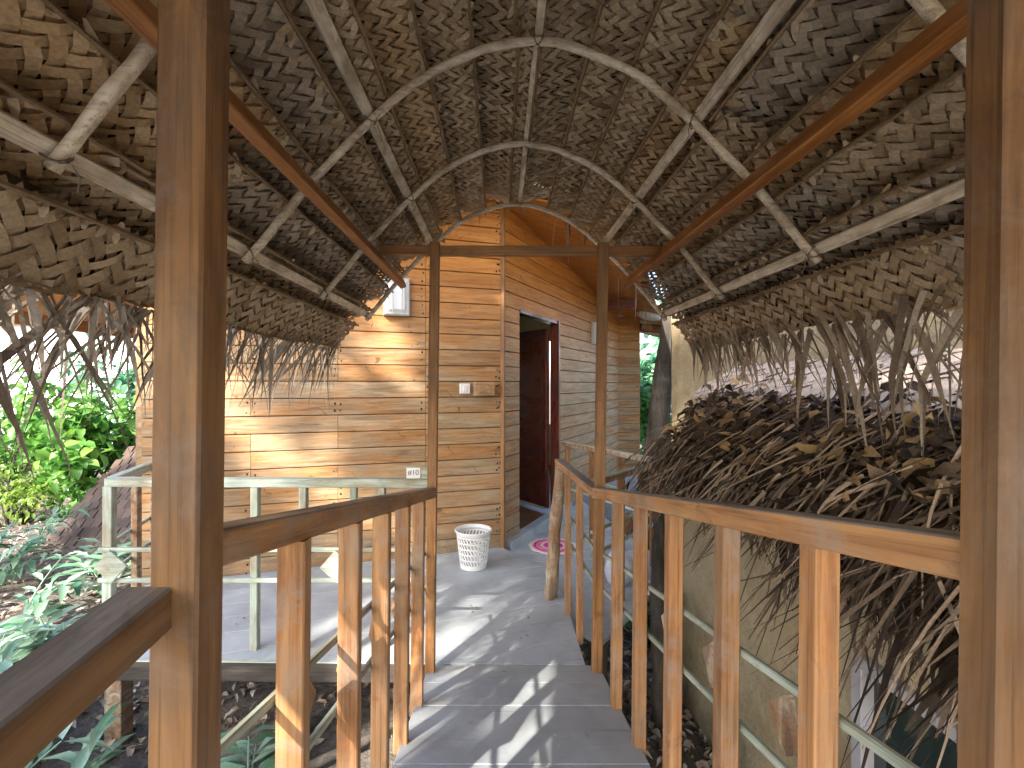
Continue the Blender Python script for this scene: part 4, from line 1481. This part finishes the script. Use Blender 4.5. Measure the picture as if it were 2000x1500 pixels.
# shaggy hanging mass at the near eave
for k in range(520):
    y = r.uniform(.75, 2.95)
    nearf = max(0, 1-(y-.75)/.9)
    base = sk_pt(r.uniform(-.05, .06), y, r.uniform(-.05, .03))
    L = r.uniform(.06, .20)+nearf*r.uniform(.05, .34)
    dn = Vector((r.uniform(-.25, .15), r.uniform(-.5, .6), -1)).normalized()
    pts = [base, base+dn*L*.5+Vector((r.uniform(-.03, .03), r.uniform(-.03, .03), 0)), base+dn*L+Vector((r.uniform(-.04, .04), r.uniform(-.04, .04), 0))]
    w_ = r.uniform(.004, .018)
    sd = Vector((r.uniform(-1, 1), r.uniform(-1, 1), .2)).normalized()
    extra.ribbon(pts, [sd]*3, [w_, w_*.8, w_*.15], r.uniform(0, .7))
tag(extra.build('loose_thatch', M['ribs'], skirt), kind='stuff')
# fallen leaves caught on the thatch
lf = MB()
r = random.Random(91)
for k in range(760):
    y = r.uniform(.85, 3.3); d = abs(r.gauss(.26, .11)) if k % 3 else r.uniform(0, .42)
    if y > y_far(d): continue
    dr_ = Vector((r.uniform(-1, 1), r.uniform(-1, 1), r.uniform(-.5, .5)))
    nn = Vector((-KS+r.uniform(-.6, .6), r.uniform(-.6, .6), 1))
    leaf_shape(lf, sk_pt(d, y, r.uniform(.02, .085)), dr_, nn, r.uniform(.04, .12)*min(1, .45+.3*y), r.uniform(.028, .065)*min(1, .45+.3*y), r.random()**2.0, r.uniform(-.3, .7))
o = lf.build('fallen_leaves', M['deadleaf'], smooth=True)
tag(o, 'curled brown and yellow fallen leaves piled on the low thatch', 'leaf litter', kind='stuff')

# ------------------------------------------------------------------ trees and plants
def tree(name, base, top, rad0, label, crown=None, bend=0.0, mat='bark', leafm='crown', n_leaves=6000, seed=1, group=None, leaf=(.12, .22)):
    r = random.Random(seed)
    t = thing(name, base, label, 'tree', group)
    b = Vector(base); e = Vector(top)
    pts = []; rads = []
    n = 14
    for i in range(n+1):
        f = i/n
        p = b+(e-b)*f+Vector((bend*math.sin(f*math.pi), bend*.4*math.sin(f*5), 0))
        pts.append(p+Vector((r.uniform(-.01, .01), r.uniform(-.01, .01), 0)))
        rads.append(rad0*(1-.6*f)*(1+.25*max(0, .12-f)/.12)*r.uniform(.95, 1.05))
    mb = MB(); mb.tube(pts, rads, 14)
    limbs = []
    if crown:
        cc, cr = Vector(crown[0]), Vector(crown[1])
        for k in range(9):
            q = cc+Vector((r.uniform(-.7, .7)*cr.x, r.uniform(-.7, .7)*cr.y, r.uniform(-.5, .7)*cr.z))
            s0 = pts[r.randint(n-5, n)]
            m_ = (s0+q)/2+rvec(r)*.3
            mb.tube([s0, m_, q], [rad0*.32, rad0*.2, rad0*.06], 7)
            limbs.append(q)
    mb.build('trunk', M[mat], t, smooth=True, loc=base)
    if crown:
        mb = MB()
        clumps = []
        for k in range(int(34)):
            v = rvec(r)*(r.random()**.45)
            clumps.append((cc+Vector((v.x*cr.x, v.y*cr.y, v.z*cr.z)), r.uniform(.35, .8)*min(cr)*.55))
        for k in range(n_leaves):
            c0, rad_ = clumps[r.randrange(len(clumps))]
            v = rvec(r)*rad_*(r.random()**.4)
            p = c0+v
            d = (rvec(r)+Vector((0, 0, -.4)))
            leaf_shape(mb, p, d, rvec(r)+Vector((0, 0, 1)), r.uniform(*leaf), r.uniform(*leaf)*.48, min(1, max(0, .5+.35*v.z/rad_+r.uniform(-.3, .3))), .12)
        mb.build('crown', M[leafm], t)
    return t
# leaning trunk between the hut and the plaster house
tree('leaning_tree', (1.60, 5.6, -.85), (2.12, 5.65, 3.4), .17, 'dark leaning tree trunk between the hut and the plaster house',
     crown=((3.0, 6.6, 5.4), (1.8, 1.8, 1.1)), n_leaves=2500, seed=2)
# dark tree stem behind the right balusters
tree('dark_stump', (1.02, 3.05, -1.0), (.98, 3.05, .72), .075, 'dark bare stem standing below the low thatch eave', seed=12)
tree('thin_stem', (.70, 2.02, -.9), (.73, 2.05, .18), .055, 'dark stem under the ramp behind the right balusters', seed=13)
# unseen trees up-sun, crowns set to shade or dapple chosen spots
def shade(k, dist, aim, cr, seed, n, label, name='shade_tree'):
    c = Vector(aim)+sdir*dist
    b = (c.x+.4, c.y-.3, ground_z(c.x, c.y)-.1)
    tree(name, b, (c.x, c.y, c.z-.2), .2, label, crown=(c, cr), n_leaves=n, seed=seed, group='trees up-sun of the walkway', leaf=(.14, .26))
SHADE = True
if SHADE:
    shade(3, 7.0, (.50, .45, 1.35), (.85, .8, .75), 44, 2200, 'small unseen tree added to shade the right post')
    shade(4, 9.5, (-.2, 1.7, .45), (1.2, 1.1, .9), 45, 260, 'sparse young tree behind the viewer dappling the ramp')
    shade(5, 12.0, (-4.3, 5.6, .1), (1.3, 1.2, .9), 46, 2200, 'unseen leafy tree added to shade the shingled roof')
    shade(2, 12.0, (-2.1, 2.9, .2), (1.5, 1.5, 1.0), 43, 2300, 'unseen leafy tree added to shade the deck and its railing')
    shade(0, 11.0, (-.3, 4.0, 1.2), (1.7, 1.6, 1.3), 41, 4000, 'leafy tree behind the viewer shading the hut wall')
    shade(1, 13.0, (1.7, 2.6, 2.2), (2.0, 1.8, 1.3), 42, 2600, 'sparse unseen tree added to dapple the plaster house')

def shrub(loc, size, n, mat, label, seed, leaf=(.12, .24), group='garden shrubs', wide=.55):
    r = random.Random(seed)
    x, y = loc
    zg = ground_z(x, y)
    t = thing('shrub', (x, y, zg), label, 'shrub', group)
    st = MB(); fo_ = MB()
    for k in range(9):
        tip = Vector((x+r.uniform(-1, 1)*size[0], y+r.uniform(-1, 1)*size[1], zg+size[2]*r.uniform(.45, 1.0)))
        mid = Vector((x, y, zg))*.5+tip*.5+Vector((0, 0, .15))
        st.tube([Vector((x+r.uniform(-.1, .1), y+r.uniform(-.1, .1), zg-.02)), mid, tip], [.02, .014, .005], 5)
        for q in range(n//9):
            f = r.random()**.6
            p = (mid+(tip-mid)*f) if r.random() < .75 else (Vector((x, y, zg))+(mid-Vector((x, y, zg)))*f)
            p = p+rvec(r)*r.uniform(0, .42)*size[0]*.8
            if p.z < zg: p.z = zg+.05
            d = rvec(r)+Vector((0, -.2, -.25))
            L = r.uniform(*leaf)
            leaf_shape(fo_, p, d, Vector((r.uniform(-.6, .6), r.uniform(-.8, .4), 1)), L, L*wide, min(1, max(0, r.gauss(.5, .22))), .1)
    st.build('stems', M['bark'], t)
    fo_.build('foliage', M[mat], t, smooth=True)
    return t
shrub((-5.6, 6.6), (1.1, .8, 1.7), 1100, 'leaf', 'broad leaved green shrub left behind the hanging fringe', 61)
shrub((-7.6, 7.6), (1.2, .9, 1.8), 800, 'leaf', 'tall green shrub at the left edge of the garden', 62)
shrub((-5.0, 8.6), (.8, .8, 2.2), 600, 'leaf_teal', 'blue green shrub rising beside the hut corner', 63)
shrub((-6.05, 6.2), (.7, .5, .7), 700, 'leaf_lime', 'low yellow green bush on the sunny path', 64, (.05, .10))
shrub((-8.2, 10.5), (1.7, 1.0, 2.7), 900, 'leaf_teal', 'large blue green shrub before the white building', 65, (.16, .30))
shrub((-5.8, 12.0), (1.6, 1.0, 4.4), 800, 'leaf', 'tall tree like shrub behind the garden', 66, (.2, .36))
shrub((3.1, 9.0), (1.0, .8, 3.0), 1000, 'leaf', 'bright green shrub behind the leaning trunk', 67)
shrub((3.6, 10.8), (1.4, .8, 4.0), 900, 'leaf_teal', 'blue green shrub far behind the leaning trunk', 68, (.2, .34))
shrub((1.55, 4.65), (.35, .4, .75), 260, 'leaf', 'small green bush below the landing rail', 69, (.08, .15))
shrub((1.35, 4.25), (.25, .3, .35), 120, 'leaf_teal', 'tiny blue green plant under the landing', 70, (.08, .14))

def lance_plant(x, y, h, n_st, seed, label, lean=0.0):
    r = random.Random(seed)
    zg = ground_z(x, y)
    t = thing('lance_leaf_plant', (x, y, zg), label, 'plant', 'garden lance leaf plants')
    st = MB(); lv = MB()
    for k in range(n_st):
        a = r.uniform(0, 6.28)
        dirv = Vector((math.cos(a)*r.uniform(.2, .7)+lean, math.sin(a)*r.uniform(.2, .7), 1)).normalized()
        hh = h*r.uniform(.7, 1.1)
        pts = []
        for i in range(7):
            f = i/6
            pts.append(Vector((x, y, zg-.01))+dirv*hh*f+Vector((dirv.x, dirv.y, 0))*hh*.35*f*f-Vector((0, 0, hh*.22*f*f)))
        st.tube(pts, [.008*(1-.6*i/6) for i in range(7)], 5, .6, caps=False)
        for i in range(2, 7):
            for sgn in (-1, 1):
                s = Vector((-dirv.y, dirv.x, 0))
                if s.length < .05: s = Vector((1, 0, 0))
                s.normalize()
                d = s*sgn*r.uniform(.6, 1)+Vector((dirv.x, dirv.y, 0))*.7+Vector((0, 0, r.uniform(-.3, .25)))
                L = r.uniform(.17, .28)*(1.1-.4*abs(i-4)/4)
                leaf_shape(lv, pts[i]+rvec(r)*.006, d, Vector((r.uniform(-.3, .3), r.uniform(-.3, .3), 1)), L, L*r.uniform(.22, .30), min(1, max(0, r.gauss(.55, .25))), r.uniform(.02, .22))
    st.build('stems', M['leaf_plant'], t)
    lv.build('leaves', M['leaf_plant'], t, smooth=True)
spots = [(-3.55, 3.6, .62, 4, 'lance leaf plant beside the deck railing corner'), (-3.0, 2.85, .5, 4, 'lance leaf plant under the diamond plate'),
         (-3.9, 4.6, .55, 3, 'lance leaf plant before the brown low roof'), (-2.6, 2.3, .5, 4, 'lance leaf plant above the near rail'),
         (-3.6, 2.9, .55, 4, 'lance leaf plant at the left edge, middle height'), (-2.15, 1.85, .48, 4, 'lance leaf plant left of the near post under the rail'),
         (-1.7, 1.5, .45, 3, 'lance leaf plant at the bottom edge left of the near post'), (-1.35, 1.9, .35, 2, 'small lance leaf plant right of the near post'),
         (-1.15, 2.25, .32, 2, 'small lance leaf plant below the deck edge'), (-1.05, 1.55, .30, 2, 'low lance leaf plant on bare soil at the bottom'),
         (-4.6, 3.9, .6, 4, 'lance leaf plant far left on the litter'), (-2.35, 1.45, .55, 4, 'lance leaf plant in the lower left corner'),
         (-3.1, 3.4, .45, 3, 'lance leaf plant close to the corner baluster'), (-4.9, 5.2, .5, 3, 'lance leaf plant beside the yellow bush'),
         (-3.3, 2.35, .55, 4, 'lance leaf plant low at the left picture edge'), (-2.9, 2.6, .45, 4, 'lance leaf plant halfway along the near rail'),
         (-2.0, 2.2, .42, 3, 'lance leaf plant hugging the near post'), (-2.75, 1.85, .5, 4, 'lance leaf plant under the rail at far lower left'),
         (-4.2, 3.35, .55, 4, 'lance leaf plant on the litter at mid left'), (-1.85, 1.25, .42, 4, 'lance leaf plant at the very bottom below the rail'),
         (-3.9, 5.0, .5, 3, 'lance leaf plant touching the shingled roof'), (-1.5, 1.15, .4, 3, 'lance leaf plant cut by the bottom edge beside the post')]
more = [(-3.75, 3.15, 'between the left edge and the deck corner'), (-3.35, 4.2, 'behind the corner baluster'), (-4.4, 4.35, 'on the path at far left'), (-2.45, 2.65, 'just left of the near post'),
        (-3.05, 2.2, 'over the upper part of the near rail'), (-2.3, 1.7, 'over the middle of the near rail'), (-5.0, 4.6, 'in front of the yellow bush'), (-2.7, 3.05, 'against the deck piles')]
spots += [(x, y, .5, 4, 'pale lance leaf plant '+w) for x, y, w in more]
for i, (x, y, h, ns_, lab) in enumerate(spots):
    lance_plant(x, y, h, ns_, 200+i, lab)

# brown shingled low roof in the garden
lo = thing('low_roof', (-4.3, 5.6, -.4), 'low brown shingled roof in the garden beyond the deck', 'roof')
r = random.Random(14)
A0, A1 = Vector((-5.15, 5.3, -.55)), Vector((-3.0, 4.7, -.55))      # foot, left to right
B0, B1 = Vector((-4.75, 6.3, .55)), Vector((-2.7, 6.1, 1.0))        # head
shm = []
for k in range(4):
    mb = MB()
    mb.box((0, 0, 0), (.5, .5, .5), r.uniform(.2, .8))
    shm.append(mb.mesh('shingle', M['lowroof']))
nrow = 15
bm_ = MB()
bm_.add([A0, A1, B1, B0], [(0, 1, 2, 3)], .3)
bm_.add([A0, B0, B0+Vector((-.1, .5, -1.2))], [(0, 1, 2)], .3)
bm_.build('base_slope', M['lowroof'], lo)
for j in range(nrow):
    f0 = j/nrow; f1 = (j+1.25)/nrow
    a0 = A0+(B0-A0)*f0; a1 = A1+(B1-A1)*f0
    b0 = A0+(B0-A0)*f1; b1 = A1+(B1-A1)*f1
    nc = 17
    for i in range(nc):
        g0 = (i+(.5 if j % 2 else 0))/nc; g1 = g0+.93/nc
        if g1 > 1.03: continue
        p00 = a0+(a1-a0)*g0; p01 = a0+(a1-a0)*g1; p10 = b0+(b1-b0)*g0
        x = (p01-p00); yv = (p10-p00)
        zv = x.cross(yv).normalized()
        o = bpy.data.objects.new('shingle', shm[r.randrange(4)])
        Mx = Matrix((x, yv, zv*.018)).transposed().to_4x4()
        tilt = Matrix.Rotation(R(r.uniform(1.5, 4.5)), 4, x.normalized())
        Mx.translation = (p00+p01)/2+yv*.5+zv*r.uniform(.014, .024)
        o.matrix_basis = Matrix.Translation(Mx.translation) @ tilt @ Matrix.Translation(-Mx.translation) @ Mx
        link(o, lo)

# white wall of a neighbouring building
ww = thing('white_building', (-12, 15, -.5), 'white sunlit building glimpsed behind the hanging fringe at left', 'building')
mb = MB(); mb.box((-13.0, 16, 1.2), (6.5, 2, 1.9)); mb.build('wall', M['whitewall'], ww)
mb = MB(); mb.box((-13.0, 16, 3.2), (6.8, 2.3, .1)); mb.build('roof', M['lowroof'], ww)

# fallen branch and small stones on the soil
def branch(pts, r0, r1, label):
    mb = MB()
    P_ = [Vector(p) for p in pts]
    n = len(P_)
    fine = []
    for i in range(n-1):
        for k in range(5):
            fine.append(P_[i].lerp(P_[i+1], k/5)+Vector((rnd.uniform(-.006, .006), rnd.uniform(-.006, .006), rnd.uniform(-.004, .004))))
    fine.append(P_[-1])
    rr2 = [r0+(r1-r0)*i/(len(fine)-1) for i in range(len(fine))]
    mb.tube(fine, rr2, 8)
    o = mb.build('fallen_branch', M['bark'], smooth=True, loc=tuple(P_[0]))
    tag(o, label, 'branch', 'fallen branches')
def gp(x, y, dz=.03): return (x, y, ground_z(x, y)+dz)
branch([gp(-1.75, 2.05), gp(-1.25, 2.22), gp(-.75, 2.5, .06), gp(-.5, 2.7, .08)], .03, .02, 'dark fallen branch lying below the deck edge')
branch([gp(-1.3, 1.55), gp(-.95, 1.85), gp(-.6, 2.0)], .018, .010, 'thin fallen branch on the bare soil by the ramp')
r = random.Random(8)
stn = MB()
for k in range(170):
    x, y = (r.uniform(-1.9, -.45), r.uniform(1.4, 2.6)) if k % 2 else (r.uniform(.5, 1.2), r.uniform(1.4, 4.5))
    s = r.uniform(.008, .03)
    c = Vector((x, y, ground_z(x, y)+s*.4))
    vs = [c+Vector((s*q[0]*r.uniform(.7, 1.3), s*q[1]*r.uniform(.7, 1.3), s*.6*q[2])) for q in ((1, 0, 0), (0, 1, 0), (-1, 0, 0), (0, -1, 0), (0, 0, 1), (0, 0, -1))]
    stn.add(vs, [(0, 1, 4), (1, 2, 4), (2, 3, 4), (3, 0, 4), (1, 0, 5), (2, 1, 5), (3, 2, 5), (0, 3, 5)])
o = stn.build('pebbles', M['stone'])
tag(o, 'small grey pebbles on the soil under the walkway', 'pebbles', kind='stuff')

# a few dry leaf bits blown onto the ramp and deck
r = random.Random(18)
dl = MB()
for k in range(26):
    x = r.uniform(-.28, .40); y = r.uniform(1.3, 3.9)
    if k > 16: x = r.uniform(-1.9, -.5); y = r.uniform(2.8, 3.3)
    leaf_shape(dl, Vector((x, y, ramp_z(y)+.004)), Vector((r.uniform(-1, 1), r.uniform(-1, 1), .05)), Vector((r.uniform(-.2, .2), r.uniform(-.2, .2), 1)), r.uniform(.012, .035), r.uniform(.006, .016), r.random(), r.uniform(.02, .2))
o = dl.build('blown_leaves', M['litter'], smooth=True)
tag(o, 'few tiny dry leaf bits on the grey deck', 'leaf litter', kind='stuff')
